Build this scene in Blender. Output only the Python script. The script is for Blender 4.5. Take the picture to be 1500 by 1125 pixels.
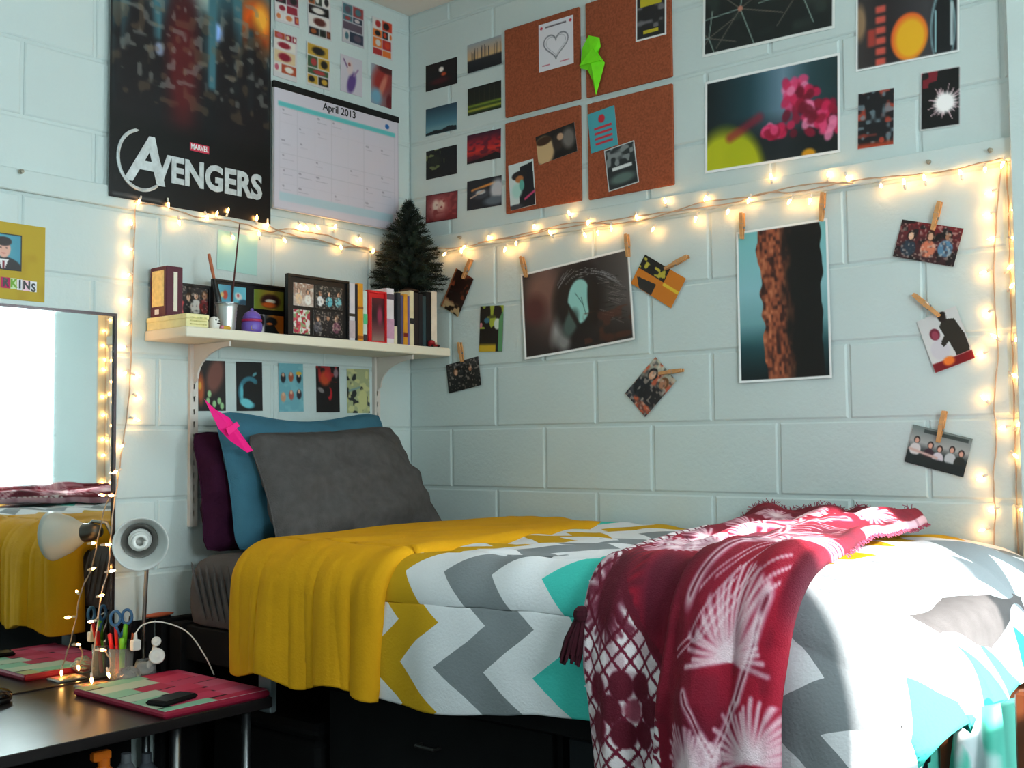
import bpy, math, random
import numpy as np
from mathutils import Vector, Matrix

for o in list(bpy.data.objects): bpy.data.objects.remove(o)
random.seed(7)
scn = bpy.context.scene
COL = scn.collection
PI = math.pi

# ------------------------------------------------------------------ camera
F_PX = 1640.69
CAM = np.array([2.8378, -2.8086, 1.3700])
YAW, PIT, ROL = -0.70019, 0.05244, -0.00895
_fw = np.array([math.sin(YAW)*math.cos(PIT), math.cos(YAW)*math.cos(PIT), math.sin(PIT)])
_rt = np.array([math.cos(YAW), -math.sin(YAW), 0.0]); _up = np.cross(_rt, _fw)
_r2 = math.cos(ROL)*_rt + math.sin(ROL)*_up; _u2 = -math.sin(ROL)*_rt + math.cos(ROL)*_up
cd = bpy.data.cameras.new('camera'); cam = bpy.data.objects.new('camera', cd); COL.objects.link(cam)
cd.sensor_width = 36.0; cd.sensor_fit = 'HORIZONTAL'; cd.lens = F_PX/1500*36.0; cd.clip_start = .02
cam.matrix_world = Matrix(((_r2[0], _u2[0], -_fw[0], CAM[0]), (_r2[1], _u2[1], -_fw[1], CAM[1]),
                           (_r2[2], _u2[2], -_fw[2], CAM[2]), (0, 0, 0, 1)))
scn.camera = cam

# ------------------------------------------------------------------ sky, sun, window daylight, exposure
def lin(c):
    c = c/255.0
    return c/12.92 if c <= .04045 else ((c+.055)/1.055)**2.4
def rgb(c): return (lin(c[0]), lin(c[1]), lin(c[2]), 1.0)

w = bpy.data.worlds.new('sky'); scn.world = w; w.use_nodes = True
bg = w.node_tree.nodes['Background']; bg.inputs['Color'].default_value = (.80, .93, 1.0, 1); bg.inputs['Strength'].default_value = 1.6
sd = bpy.data.lights.new('sun_offscreen', 'SUN'); sd.energy = 14.5; sd.angle = .012; sd.color = (1.0, .96, .90)
sun = bpy.data.objects.new('sun_offscreen', sd); COL.objects.link(sun)
SUN_DIR = Vector((-.72, .55, -.34)).normalized()
sun.rotation_euler = SUN_DIR.to_track_quat('-Z', 'Y').to_euler(); sun.location = (6, -4, 4)
def daylight(name, loc, direction, sx, sy, power, color=(.82, .96, 1.0)):
    l = bpy.data.lights.new(name, 'AREA'); l.shape = 'RECTANGLE'; l.size = sx; l.size_y = sy; l.energy = power; l.color = color
    o = bpy.data.objects.new(name, l); COL.objects.link(o); o.location = loc
    o.rotation_euler = Vector(direction).to_track_quat('-Z', 'Z').to_euler(); return o
daylight('window_side_offscreen', (3.595, -1.91, 1.815), (-1, 0, 0), .72, .67, 26)      # just outside the pane the sun comes through
daylight('window_long_offscreen', (2.96, .115, 1.70), (0, -1, 0), .80, 1.30, 46)           # just outside the pane seen in the mirror
scn.view_settings.view_transform = 'Standard'; scn.view_settings.look = 'None'
scn.view_settings.gamma = 1.0; scn.view_settings.use_curve_mapping = False
scn.view_settings.exposure = 0.75

# ------------------------------------------------------------------ pixel rays -> places on the walls
def _ray(x, y): return _fw + _r2*(x-750)/F_PX - _u2*(y-562.5)/F_PX
def HW(x, y, off=0.0):          # on a plane parallel to the left (head) wall, off metres into the room
    d = _ray(x, y); t = (off-CAM[0])/d[0]; return CAM + t*d
def LW(x, y, off=0.0):          # on a plane parallel to the right (long) wall
    d = _ray(x, y); t = (-off-CAM[1])/d[1]; return CAM + t*d
def PZ(x, y, z):
    d = _ray(x, y); t = (z-CAM[2])/d[2]; return CAM + t*d

# ------------------------------------------------------------------ materials
MATS = {}
def nt(m): return m.node_tree.nodes, m.node_tree.links
def mat(name, col=(128, 128, 128), rough=.6, metal=0., var=.06, scale=8., bump=0., bscale=60., spec=.4, emit=0., sheen=0.):
    if name in MATS: return MATS[name]
    m = bpy.data.materials.new(name); m.use_nodes = True; N, L = nt(m); b = N['Principled BSDF']
    b.inputs['Roughness'].default_value = rough; b.inputs['Metallic'].default_value = metal
    b.inputs['Specular IOR Level'].default_value = spec
    if sheen: b.inputs['Sheen Weight'].default_value = sheen
    tc = N.new('ShaderNodeTexCoord'); nz = N.new('ShaderNodeTexNoise'); nz.inputs['Scale'].default_value = scale; nz.inputs['Detail'].default_value = 3
    L.new(tc.outputs['Object'], nz.inputs['Vector'])
    r = N.new('ShaderNodeValToRGB'); c = rgb(col)
    r.color_ramp.elements[0].position = .3; r.color_ramp.elements[1].position = .7
    r.color_ramp.elements[0].color = tuple(v*(1-var) for v in c[:3])+(1,); r.color_ramp.elements[1].color = tuple(min(1, v*(1+var)) for v in c[:3])+(1,)
    L.new(nz.outputs['Fac'], r.inputs['Fac']); L.new(r.outputs['Color'], b.inputs['Base Color'])
    if bump:
        n2 = N.new('ShaderNodeTexNoise'); n2.inputs['Scale'].default_value = bscale; n2.inputs['Detail'].default_value = 4
        L.new(tc.outputs['Object'], n2.inputs['Vector'])
        bp = N.new('ShaderNodeBump'); bp.inputs['Strength'].default_value = bump; bp.inputs['Distance'].default_value = .004
        L.new(n2.outputs['Fac'], bp.inputs['Height']); L.new(bp.outputs['Normal'], b.inputs['Normal'])
    if emit:
        b.inputs['Emission Color'].default_value = c; b.inputs['Emission Strength'].default_value = emit
    MATS[name] = m; return m
def print_mat(name, rough=.5, bump=0., bscale=200):
    m = mat(name, rough=rough, bump=bump, bscale=bscale); N, L = nt(m)
    at = N.new('ShaderNodeAttribute'); at.attribute_name = 'Col'; L.new(at.outputs['Color'], N['Principled BSDF'].inputs['Base Color']); return m
PAINT = mat('painted_block', (200, 214, 213), .5, var=.025, scale=3, bump=.25, bscale=90)
CEILM = mat('ceiling_paint', (225, 220, 212), .8, var=.03, bump=.3, bscale=40)
FLOORM = mat('floor_tile', (95, 88, 80), .5, var=.15, scale=5)
WHITE = mat('white_paint', (232, 230, 224), .45, var=.02)
CREAM = mat('cream_shelf', (232, 224, 204), .5, var=.04, scale=4)
CREAMBOX = mat('cream_box', (238, 228, 170), .6, var=.08, scale=40)
METAL = mat('grey_steel', (150, 155, 158), .35, 1.0, var=.05)
BRASS = mat('neck_steel', (185, 182, 178), .35, 1.0, var=.05)
BLACK = mat('black_satin', (16, 16, 17), .35, var=.2)
BLACKM = mat('black_matte', (18, 18, 19), .8, var=.2, spec=.15)
NAVY = mat('dark_slate', (26, 30, 34), .7, var=.15, spec=.2)
PAPER = mat('white_paper', (236, 236, 236), .7, var=.01)
WOODP = mat('pin_wood', (205, 150, 95), .6, var=.18, scale=60)
PRINT = print_mat('photo_print', .42)
POSTM = print_mat('poster_print', .35)
CLOTHP = print_mat('throw_print', .9, .5, 350)
MATTEP = print_mat('matte_print', .6)
SHEETG = mat('grey_sheet', (92, 88, 88), .95, var=.10, scale=25, bump=.4, bscale=260, spec=.1)
PILLOWG = mat('grey_jersey', (84, 82, 82), .95, var=.12, scale=40, bump=.5, bscale=300, spec=.1)
PILLOWT = mat('teal_cotton', (62, 108, 128), .9, var=.06, scale=12, bump=.3, bscale=220, spec=.1)
PILLOWP = mat('plum_cotton', (50, 18, 40), .95, var=.12, scale=12, bump=.3, bscale=200, spec=.1)
YELLOW = mat('mustard_cotton', (218, 158, 24), .85, var=.06, scale=7, bump=.3, bscale=180, spec=.12)
WIRE = mat('clear_wire', (190, 165, 140), .4, var=.05)
SOCKET = mat('bulb_socket', (225, 215, 200), .4)
BULB = mat('warm_bulb', (255, 190, 105), .3, emit=42.)
BULB.node_tree.nodes['Principled BSDF'].inputs['Emission Color'].default_value = (1., .46, .125, 1)

# desk veneer: dark, glossy, long grain
DESKM = mat('dark_veneer', (30, 26, 26), .30, var=.25, scale=4, spec=.5)
_N, _L = nt(DESKM); _mp = _N.new('ShaderNodeMapping'); _mp.inputs['Scale'].default_value = (14, 1, 8)
_tc = [n for n in _N if n.type == 'TEX_COORD'][0]; _nz = [n for n in _N if n.type == 'TEX_NOISE'][0]
_L.new(_tc.outputs['Object'], _mp.inputs['Vector']); _L.new(_mp.outputs['Vector'], _nz.inputs['Vector'])
CORK = mat('cork', (152, 82, 56), .9, var=.22, scale=160, bump=.4, bscale=180, spec=.1)
MIRR = mat('mirror_glass', (225, 232, 230), .02, 1.0, var=.0)
def pane_mat():
    m = bpy.data.materials.new('window_glass'); m.use_nodes = True; N, L = nt(m); N.remove(N['Principled BSDF'])
    t = N.new('ShaderNodeBsdfTransparent'); g = N.new('ShaderNodeBsdfGlossy'); g.inputs['Roughness'].default_value = .03
    mx = N.new('ShaderNodeMixShader'); mx.inputs[0].default_value = .06
    L.new(t.outputs[0], mx.inputs[1]); L.new(g.outputs[0], mx.inputs[2]); L.new(mx.outputs[0], N['Material Output'].inputs['Surface']); return m
PANE = pane_mat()
def clear_mat():
    m = mat('clear_plastic', (235, 240, 240), .08, var=0); b = m.node_tree.nodes['Principled BSDF']
    b.inputs['Transmission Weight'].default_value = .85; b.inputs['IOR'].default_value = 1.2; return m
CLEAR = clear_mat()

def chevron_mat():
    m = mat('chevron_cotton', (230, 230, 232), .85, bump=.3, bscale=180, spec=.12); N, L = nt(m)
    uv = N.new('ShaderNodeUVMap'); uv.uv_map = 'UVMap'; sp = N.new('ShaderNodeSeparateXYZ'); L.new(uv.outputs[0], sp.inputs[0])
    def math_(op, a, b=None):
        n = N.new('ShaderNodeMath'); n.operation = op
        for i, v in enumerate((a, b)):
            if v is None: continue
            if isinstance(v, (int, float)): n.inputs[i].default_value = v
            else: L.new(v, n.inputs[i])
        return n.outputs[0]
    nz = N.new('ShaderNodeTexNoise'); nz.inputs['Scale'].default_value = 5.; L.new(uv.outputs[0], nz.inputs['Vector'])
    wob = math_('MULTIPLY', math_('SUBTRACT', nz.outputs['Fac'], .5), .03)
    tri = math_('PINGPONG', math_('ADD', sp.outputs[1], .07), .09)
    s = math_('ADD', math_('SUBTRACT', sp.outputs[0], .80), math_('MULTIPLY', tri, -1.4))
    s = math_('ADD', s, wob)
    fr = math_('FRACT', math_('DIVIDE', math_('ADD', s, 7.5), .75))
    r = N.new('ShaderNodeValToRGB'); r.color_ramp.interpolation = 'CONSTANT'; e = r.color_ramp.elements
    W_ = rgb((226, 228, 232)); cols = [W_, rgb((206, 160, 30)), W_, rgb((132, 138, 142)), W_, rgb((72, 200, 188))]
    e[0].position = 0; e[0].color = cols[0]; e[1].position = 1/6; e[1].color = cols[1]
    for i in range(2, 6):
        q = e.new(i/6); q.color = cols[i]
    L.new(fr, r.inputs['Fac']); L.new(r.outputs['Color'], N['Principled BSDF'].inputs['Base Color']); return m
CHEV = chevron_mat()

# ------------------------------------------------------------------ mesh helpers
class MB:
    def __init__(s): s.v = []; s.f = []
    def add(s, v, f):
        n = len(s.v); s.v += [tuple(map(float, p)) for p in v]; s.f += [tuple(i+n for i in q) for q in f]; return s
    def box(s, a, b, bev=0.):
        x0, y0, z0 = [min(p, q) for p, q in zip(a, b)]; x1, y1, z1 = [max(p, q) for p, q in zip(a, b)]
        if bev <= 0:
            v = [(x0,y0,z0),(x1,y0,z0),(x1,y1,z0),(x0,y1,z0),(x0,y0,z1),(x1,y0,z1),(x1,y1,z1),(x0,y1,z1)]
            return s.add(v, [(3,2,1,0),(4,5,6,7),(0,1,5,4),(1,2,6,5),(2,3,7,6),(3,0,4,7)])
        e = min(bev, (x1-x0)*.49, (y1-y0)*.49, (z1-z0)*.49)
        rings = []
        def ring(z, i): return [(x0+i,y0,z),(x1-i,y0,z),(x1,y0+i,z),(x1,y1-i,z),(x1-i,y1,z),(x0+i,y1,z),(x0,y1-i,z),(x0,y0+i,z)]
        def small(z): return [(x0+e,y0+e,z),(x1-e,y0+e,z),(x1-e,y0+e,z),(x1-e,y1-e,z),(x1-e,y1-e,z),(x0+e,y1-e,z),(x0+e,y1-e,z),(x0+e,y0+e,z)]
        v = []
        def sm(z, i):
            k = i; return [(x0+k+e*.6,y0+k,z),(x1-k-e*.6,y0+k,z),(x1-k,y0+k+e*.6,z),(x1-k,y1-k-e*.6,z),(x1-k-e*.6,y1-k,z),(x0+k+e*.6,y1-k,z),(x0+k,y1-k-e*.6,z),(x0+k,y0+k+e*.6,z)]
        v = sm(z0, e*.8) + sm(z0+e, 0) + sm(z1-e, 0) + sm(z1, e*.8); f = [tuple(range(7,-1,-1)), tuple(range(24,32))]
        for r in range(3):
            for i in range(8): f.append((r*8+i, r*8+(i+1)%8, r*8+8+(i+1)%8, r*8+8+i))
        return s.add(v, f)
    def tube(s, pts, r, n=6, cap=True):
        P = [Vector(p) for p in pts]; R = r if hasattr(r, '__len__') else [r]*len(P); rings = []
        t0 = (P[1]-P[0]).normalized(); a = Vector((0,0,1)) if abs(t0.z) < .9 else Vector((1,0,0)); nrm = t0.cross(a).normalized()
        v = []
        for i, p in enumerate(P):
            t = (P[min(i+1,len(P)-1)]-P[max(i-1,0)]).normalized(); nrm = (nrm - t*nrm.dot(t)).normalized(); b = t.cross(nrm)
            for k in range(n):
                an = 2*PI*k/n; v.append(p + (nrm*math.cos(an)+b*math.sin(an))*R[i])
        f = []
        for i in range(len(P)-1):
            for k in range(n): f.append((i*n+k, i*n+(k+1)%n, (i+1)*n+(k+1)%n, (i+1)*n+k))
        if cap: f.append(tuple(range(n-1,-1,-1))); f.append(tuple((len(P)-1)*n+k for k in range(n)))
        return s.add(v, f)
    def lathe(s, prof, n=24, org=(0,0,0), axis=(0,0,1), cap=True):
        q = Vector((0,0,1)).rotation_difference(Vector(axis).normalized()); o = Vector(org); v = []; f = []
        for (r, z) in prof:
            for k in range(n):
                an = 2*PI*k/n; v.append(o + q @ Vector((r*math.cos(an), r*math.sin(an), z)))
        m = len(prof)
        for i in range(m-1):
            for k in range(n): f.append((i*n+k, i*n+(k+1)%n, (i+1)*n+(k+1)%n, (i+1)*n+k))
        if cap: f.append(tuple(range(n-1,-1,-1))); f.append(tuple((m-1)*n+k for k in range(n)))
        return s.add(v, f)
    def ball(s, c, r, n=12, m=8):
        rx, ry, rz = r if hasattr(r, '__len__') else (r, r, r); v = []; f = []
        for i in range(m+1):
            th = PI*i/m
            for k in range(n): v.append((c[0]+rx*math.sin(th)*math.cos(2*PI*k/n), c[1]+ry*math.sin(th)*math.sin(2*PI*k/n), c[2]-rz*math.cos(th)))
        for i in range(m):
            for k in range(n): f.append((i*n+k, i*n+(k+1)%n, (i+1)*n+(k+1)%n, (i+1)*n+k))
        return s.add(v, f)
    def prism(s, poly, ex, org, U, V):
        """poly in (u,v), extruded along W = U x V by ex"""
        U, V, o = Vector(U), Vector(V), Vector(org); Wd = U.cross(V).normalized()*ex; n = len(poly)
        v = [o+U*a+V*b for a, b in poly]+[o+U*a+V*b+Wd for a, b in poly]
        f = [tuple(range(n-1,-1,-1)), tuple(range(n,2*n))]+[(i,(i+1)%n,n+(i+1)%n,n+i) for i in range(n)]
        return s.add(v, f)
def mesh(name, v, f, smooth=False):
    me = bpy.data.meshes.new(name); me.from_pydata([tuple(p) for p in v], [], f); me.update()
    if smooth: me.polygons.foreach_set('use_smooth', [True]*len(me.polygons))
    return me
def origin(o):
    p = Vector((0,0,0))
    while o is not None: p += o.location; o = o.parent
    return p
def obj(name, mb, m, parent=None, loc=None, smooth=False):
    """links an MB (given in world space) as one mesh object; loc = origin of a top-level one"""
    v = mb.v; base = origin(parent) if parent is not None else Vector(loc if loc is not None else (0,0,0))
    me = mesh(name, [(p[0]-base.x, p[1]-base.y, p[2]-base.z) for p in v], mb.f, smooth)
    if m is not None: me.materials.append(m)
    o = bpy.data.objects.new(name, me); COL.objects.link(o)
    if parent is not None: o.parent = parent
    else: o.location = base
    return o
def tag(o, label, cat, group=None):
    o['label'] = label; o['category'] = cat
    if group: o['group'] = group
    return o
def thing(name, label, cat, loc=(0,0,0), group=None):
    o = bpy.data.objects.new(name, None); COL.objects.link(o); o.location = Vector(tuple(map(float, loc))); o.empty_display_size = .05
    return tag(o, label, cat, group)
def struct(o): o['kind'] = 'structure'; return o
def addcol(me, C):
    a = me.color_attributes.new('Col', 'FLOAT_COLOR', 'POINT')
    C = np.asarray(C, dtype=np.float32); C = np.where(C <= .04045, C/12.92, ((np.maximum(C, 0)+.055)/1.055)**2.4)
    out = np.ones((len(me.vertices), 4), dtype=np.float32); out[:len(C), :3] = C
    if len(C) < len(out): out[len(C):, :3] = .75
    a.data.foreach_set('color', out.ravel())

# ------------------------------------------------------------------ painter for flat prints (colour per vertex)
class Paint:
    def __init__(s, nu, nv, aspect):       # u right 0..1, v down 0..1 ; aspect = width/height
        s.u, s.v = np.meshgrid(np.linspace(0,1,nu), np.linspace(0,1,nv)); s.a = aspect; s.c = np.zeros((nv,nu,3)); s.nu, s.nv = nu, nv
    def mix(s, m, col):
        m = np.clip(m,0,1)[...,None]; c = np.asarray(col, float)
        if c.max() > 1.5: c = c/255.
        s.c = s.c*(1-m)+c*m; return s
    def fill(s, col): return s.mix(np.ones_like(s.u), col)
    def vg(s, *stops):
        for i in range(3): s.c[...,i] = np.interp(s.v, [p for p,_ in stops], [q[i]/255. for _,q in stops])
        return s
    def hg(s, *stops):
        for i in range(3): s.c[...,i] = np.interp(s.u, [p for p,_ in stops], [q[i]/255. for _,q in stops])
        return s
    def ell(s, cx, cy, rx, ry, col, soft=.15, ang=0., k=1.):
        du, dv = (s.u-cx)*s.a, (s.v-cy); ca, sa = math.cos(ang), math.sin(ang)
        d = np.sqrt(((du*ca+dv*sa)/(rx*s.a))**2+((-du*sa+dv*ca)/ry)**2); return s.mix(k*np.clip((1-d)/max(soft,1e-3)+.5,0,1), col)
    def rect(s, x0, y0, x1, y1, col, soft=.012):
        m = np.clip((s.u-x0)/soft+.5,0,1)*np.clip((x1-s.u)/soft+.5,0,1)*np.clip((s.v-y0)/soft+.5,0,1)*np.clip((y1-s.v)/soft+.5,0,1); return s.mix(m, col)
    def line(s, x0, y0, x1, y1, wd, col, k=1.):
        ax, ay, bx, by = x0*s.a, y0, x1*s.a, y1; dx, dy = bx-ax, by-ay; L2 = dx*dx+dy*dy+1e-9
        t = np.clip(((s.u*s.a-ax)*dx+(s.v-ay)*dy)/L2,0,1); d = np.hypot(s.u*s.a-ax-t*dx, s.v-ay-t*dy); return s.mix(k*np.clip(1.3-d/wd,0,1), col)
    def poly(s, pts, col):
        x, y = s.u, s.v; ins = np.zeros_like(x, bool); n = len(pts)
        for i in range(n):
            (x0,y0),(x1,y1) = pts[i], pts[(i+1)%n]
            c = ((y0 > y) != (y1 > y)); xi = (x1-x0)*(y-y0)/((y1-y0) if y1 != y0 else 1e-9)+x0; ins ^= c & (x < xi)
        return s.mix(ins.astype(float), col)
    def noise(s, sc, seed, sx=1., sy=1.):
        r = np.random.RandomState(seed); gx, gy = max(2,int(sc*sx*s.a)+2), max(2,int(sc*sy)+2); g = r.rand(gy+2,gx+2)
        X, Y = s.u*gx, s.v*gy; xi, yi = X.astype(int), Y.astype(int); fx, fy = X-xi, Y-yi; fx = fx*fx*(3-2*fx); fy = fy*fy*(3-2*fy)
        return (g[yi,xi]*(1-fx)+g[yi,xi+1]*fx)*(1-fy)+(g[yi+1,xi]*(1-fx)+g[yi+1,xi+1]*fx)*fy
    def blot(s, sc, seed, thr, col, soft=.15, k=1., m=None, sx=1., sy=1.):
        q = k*np.clip((s.noise(sc,seed,sx,sy)-thr)/soft,0,1)
        if m is not None: q = q*m
        return s.mix(q, col)
    def border(s, wd, col=(240,240,240)):
        wu = wd/s.a; m = 1-np.clip((s.u-wu)/.006,0,1)*np.clip((1-wu-s.u)/.006,0,1)*np.clip((s.v-wd)/.006,0,1)*np.clip((1-wd-s.v)/.006,0,1); return s.mix(m, col)
    def person(s, x, y, h, hair=(35,22,18), shirt=(60,60,70), skin=(214,160,130)):
        w_ = h/s.a
        s.ell(x, y+h*.95, w_*.55, h*.62, shirt, .2); s.ell(x, y-.02*h, w_*.30, h*.36, hair, .2); s.ell(x, y+.05*h, w_*.20, h*.27, skin, .25); return s

AX = {'H': (Vector((0,1,0)), Vector((1,0,0))), 'L': (Vector((1,0,0)), Vector((0,-1,0)))}   # right, normal
def wall_pt(wall, px, py, off=0.): return Vector(tuple(HW(px,py,off) if wall == 'H' else LW(px,py,off)))
def slab(name, wall, corners, painter, cell=.003, off=.002, thick=.0012, curl=0., rough_mat=None, parent=None, tilt=0.):
    """flat print standing on a wall plane; corners TL,TR,BR,BL in photo pixels"""
    R_, N_ = AX[wall]; Z = Vector((0,0,1)); P = [wall_pt(wall,*c,off) for c in corners]; c = sum(P, Vector())/4
    def uv(p): return ((p-c).dot(R_), p.z-c.z)
    q = [uv(p) for p in P]; W_ = (math.dist(q[0],q[1])+math.dist(q[3],q[2]))/2; H_ = (math.dist(q[0],q[3])+math.dist(q[1],q[2]))/2
    an = (math.atan2(q[1][1]-q[0][1], q[1][0]-q[0][0])+math.atan2(q[2][1]-q[3][1], q[2][0]-q[3][0]))/2
    return place(name, c, R_, N_, W_, H_, an, painter, cell, thick, curl, rough_mat, parent, tilt)
def place(name, c, R_, N_, W_, H_, an, painter, cell=.003, thick=.0012, curl=0., rough_mat=None, parent=None, tilt=0.):
    Z = R_.cross(N_)*-1 if R_.cross(N_).z < 0 else R_.cross(N_)
    if abs(Z.z) < .2: Z = N_.cross(R_)
    nu, nv = max(6,int(W_/cell)), max(6,int(H_/cell)); pt = Paint(nu,nv,W_/H_); painter(pt)
    X = (pt.u-.5)*W_; Y = (.5-pt.v)*H_; ca, sa = math.cos(an), math.sin(an); D = thick + curl*(np.abs(pt.u-.5)*2)**2*np.clip(pt.v,0,1) + tilt*(.5-Y/H_)
    A, B = X*ca-Y*sa, X*sa+Y*ca
    V = (A[...,None]*np.array(R_)+B[...,None]*np.array(Z)+D[...,None]*np.array(N_)).reshape(-1,3)
    f = []
    for j in range(nv-1):
        for i in range(nu-1):
            k = j*nu+i; f.append((k, k+nu, k+nu+1, k+1))
    rim = [i for i in range(nu)]+[j*nu+nu-1 for j in range(1,nv)]+[(nv-1)*nu+i for i in range(nu-2,-1,-1)]+[j*nu for j in range(nv-2,0,-1)]
    back = V[rim]-np.array(N_)*thick*.999; n0 = len(V); n = len(rim)
    for i in range(n): f.append((rim[i], rim[(i+1)%n], n0+(i+1)%n, n0+i))
    if not curl: f.append(tuple(n0+i for i in range(n)))
    VV = np.concatenate([V, back]); base = origin(parent) if parent is not None else Vector((0,0,0))
    me = mesh(name, VV + (np.array(c-base) if parent is not None else 0), f); me.materials.append(rough_mat or PRINT); addcol(me, np.clip(pt.c,0,1).reshape(-1,3))
    o = bpy.data.objects.new(name, me); COL.objects.link(o)
    if parent is not None: o.parent = parent
    else: o.location = c
    return o
def text_on(name, body, c, R_, N_, size, m, parent=None, ex=.0006, bold=0., xs=1., an=0., shear=0., align='CENTER'):
    cu = bpy.data.curves.new('txt','FONT'); cu.body = body; cu.size = size; cu.extrude = ex; cu.offset = bold; cu.align_x = align; cu.align_y = 'CENTER'; cu.shear = shear; cu.resolution_u = 3
    to = bpy.data.objects.new('txt', cu); COL.objects.link(to); dg = bpy.context.evaluated_depsgraph_get()
    me = bpy.data.meshes.new_from_object(to.evaluated_get(dg)); bpy.data.objects.remove(to); bpy.data.curves.remove(cu)
    Z = Vector((0,0,1)) if abs(N_.z) < .5 else N_.cross(R_); base = origin(parent) if parent is not None else Vector((0,0,0)); ca, sa = math.cos(an), math.sin(an)
    for v in me.vertices:
        x, y, z = v.co; x *= xs; v.co = R_*(x*ca-y*sa)+Z*(x*sa+y*ca)+N_*(z+ex)+(c-base)
    me.name = name; me.materials.clear(); me.materials.append(m); o = bpy.data.objects.new(name, me); COL.objects.link(o)
    if parent is not None: o.parent = parent
    return o

# ================================================================== THE ROOM
HB = .2032; CEIL = 2.914; XF = 3.5; YR = -4.0
fl = struct(obj('floor', MB().box((-.12,YR-.1,-.05),(XF+.1,.12,0)), FLOORM))
ce = struct(obj('ceiling', MB().box((-.12,YR-.1,CEIL),(XF+.1,.12,CEIL+.05)), CEILM))
wl = struct(obj('wall_left', MB().box((-.12,YR,0),(0,.0,CEIL)), PAINT))
WX0, WX1, WZ0, WZ1 = 2.56, 3.36, 1.05, 2.35
m_ = MB(); m_.box((-.12,0,0),(WX0,.12,CEIL)); m_.box((WX1,0,0),(XF+.1,.12,CEIL)); m_.box((WX0,0,0),(WX1,.12,WZ0)); m_.box((WX0,0,WZ1),(WX1,.12,CEIL))
wr = struct(obj('wall_right', m_, PAINT))
SY0, SY1, SZ0, SZ1 = -2.27, -1.55, 1.48, 2.15
m_ = MB(); m_.box((XF,YR,0),(XF+.1,SY0,CEIL)); m_.box((XF,SY1,0),(XF+.1,0,CEIL)); m_.box((XF,SY0,0),(XF+.1,SY1,SZ0)); m_.box((XF,SY0,SZ1),(XF+.1,SY1,CEIL))
struct(obj('wall_front', m_, PAINT))
struct(obj('wall_back', MB().box((-.12,YR-.1,0),(XF+.1,YR,CEIL)), PAINT))
def window(n, fr, pane):
    e = bpy.data.objects.new('window_%d' % n, None); COL.objects.link(e); struct(e); e.location = fr.v[0]
    obj('window_frame', fr, WHITE, e); obj('pane', pane, PANE, e)
m_ = MB(); t = .035
m_.box((WX0,.03,WZ0),(WX0+t,.09,WZ1)); m_.box((WX1-t,.03,WZ0),(WX1,.09,WZ1)); m_.box((WX0,.03,WZ0),(WX1,.09,WZ0+t)); m_.box((WX0,.03,WZ1-t),(WX1,.09,WZ1))
window(1, m_, MB().box((WX0,.058,WZ0),(WX1,.062,WZ1)))
m_ = MB()
m_.box((XF+.02,SY0,SZ0),(XF+.08,SY0+t,SZ1)); m_.box((XF+.02,SY1-t,SZ0),(XF+.08,SY1,SZ1)); m_.box((XF+.02,SY0,SZ0),(XF+.08,SY1,SZ0+t)); m_.box((XF+.02,SY0,SZ1-t),(XF+.08,SY1,SZ1))
window(2, m_, MB().box((XF+.048,SY0,SZ0),(XF+.052,SY1,SZ1)))

# painted concrete blocks, proud of their joints
def block_mesh(L, H, wall, flip=False):
    g, pr, bv = .0045, .0042, .0045; R_, N_ = AX[wall]; Z = Vector((0,0,1)); v = []
    for (i, d) in ((g, -.002), (g, pr-.0025), (g+bv, pr)):
        for a, b in ((i,i),(L-i,i),(L-i,H-i),(i,H-i)): v.append(R_*a+Z*b+N_*d)
    f = [(8,9,10,11)]+[(r*4+k, r*4+(k+1)%4, r*4+4+(k+1)%4, r*4+4+k) for r in (0,1) for k in range(4)]
    me = mesh('block', v, f); me.materials.append(PAINT); return me
_bm = {}
def block(wall, parent, a0, a1, z0, z1):
    key = (wall, round(a1-a0,4), round(z1-z0,4))
    if key not in _bm: _bm[key] = block_mesh(a1-a0, z1-z0, wall)
    o = bpy.data.objects.new('block', _bm[key]); COL.objects.link(o); o.parent = parent
    o.location = (0,a0,z0) if wall == 'H' else (a0,0,z0)
for r in range(3, 15):
    z0, z1 = r*HB, min((r+1)*HB, CEIL)
    if z1-z0 < .03: continue
    x = 0.; first = (r % 2 == 0)
    while x < 2.44:
        L_ = HB if (first and x == 0) else 2*HB; x1 = min(x+L_, 2.56)
        if 2.56-x1 < .06: x1 = 2.56
        block('L', wr, x, x1, z0, z1); x = x1
    y = 0.; first = (r % 2 == 1)
    while y > -2.4:
        L_ = HB if (first and y == 0) else 2*HB; block('H', wl, y-L_, y, z0, z1); y -= L_

# tack strips and the pier at the end of the long wall
RZa, RZb = 2.034, 2.092
STRIP = PAINT
struct(obj('trim_1', MB().box((-.001,-2.4,RZa),(.016,-.0,RZb), .003), STRIP))
struct(obj('trim_2', MB().box((0.016,-.016,RZa),(2.056,.001,RZb), .003), STRIP))
struct(obj('trim_3', MB().box((2.056,-.045,0),(2.44,.001,CEIL), .004), PAINT))
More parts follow.
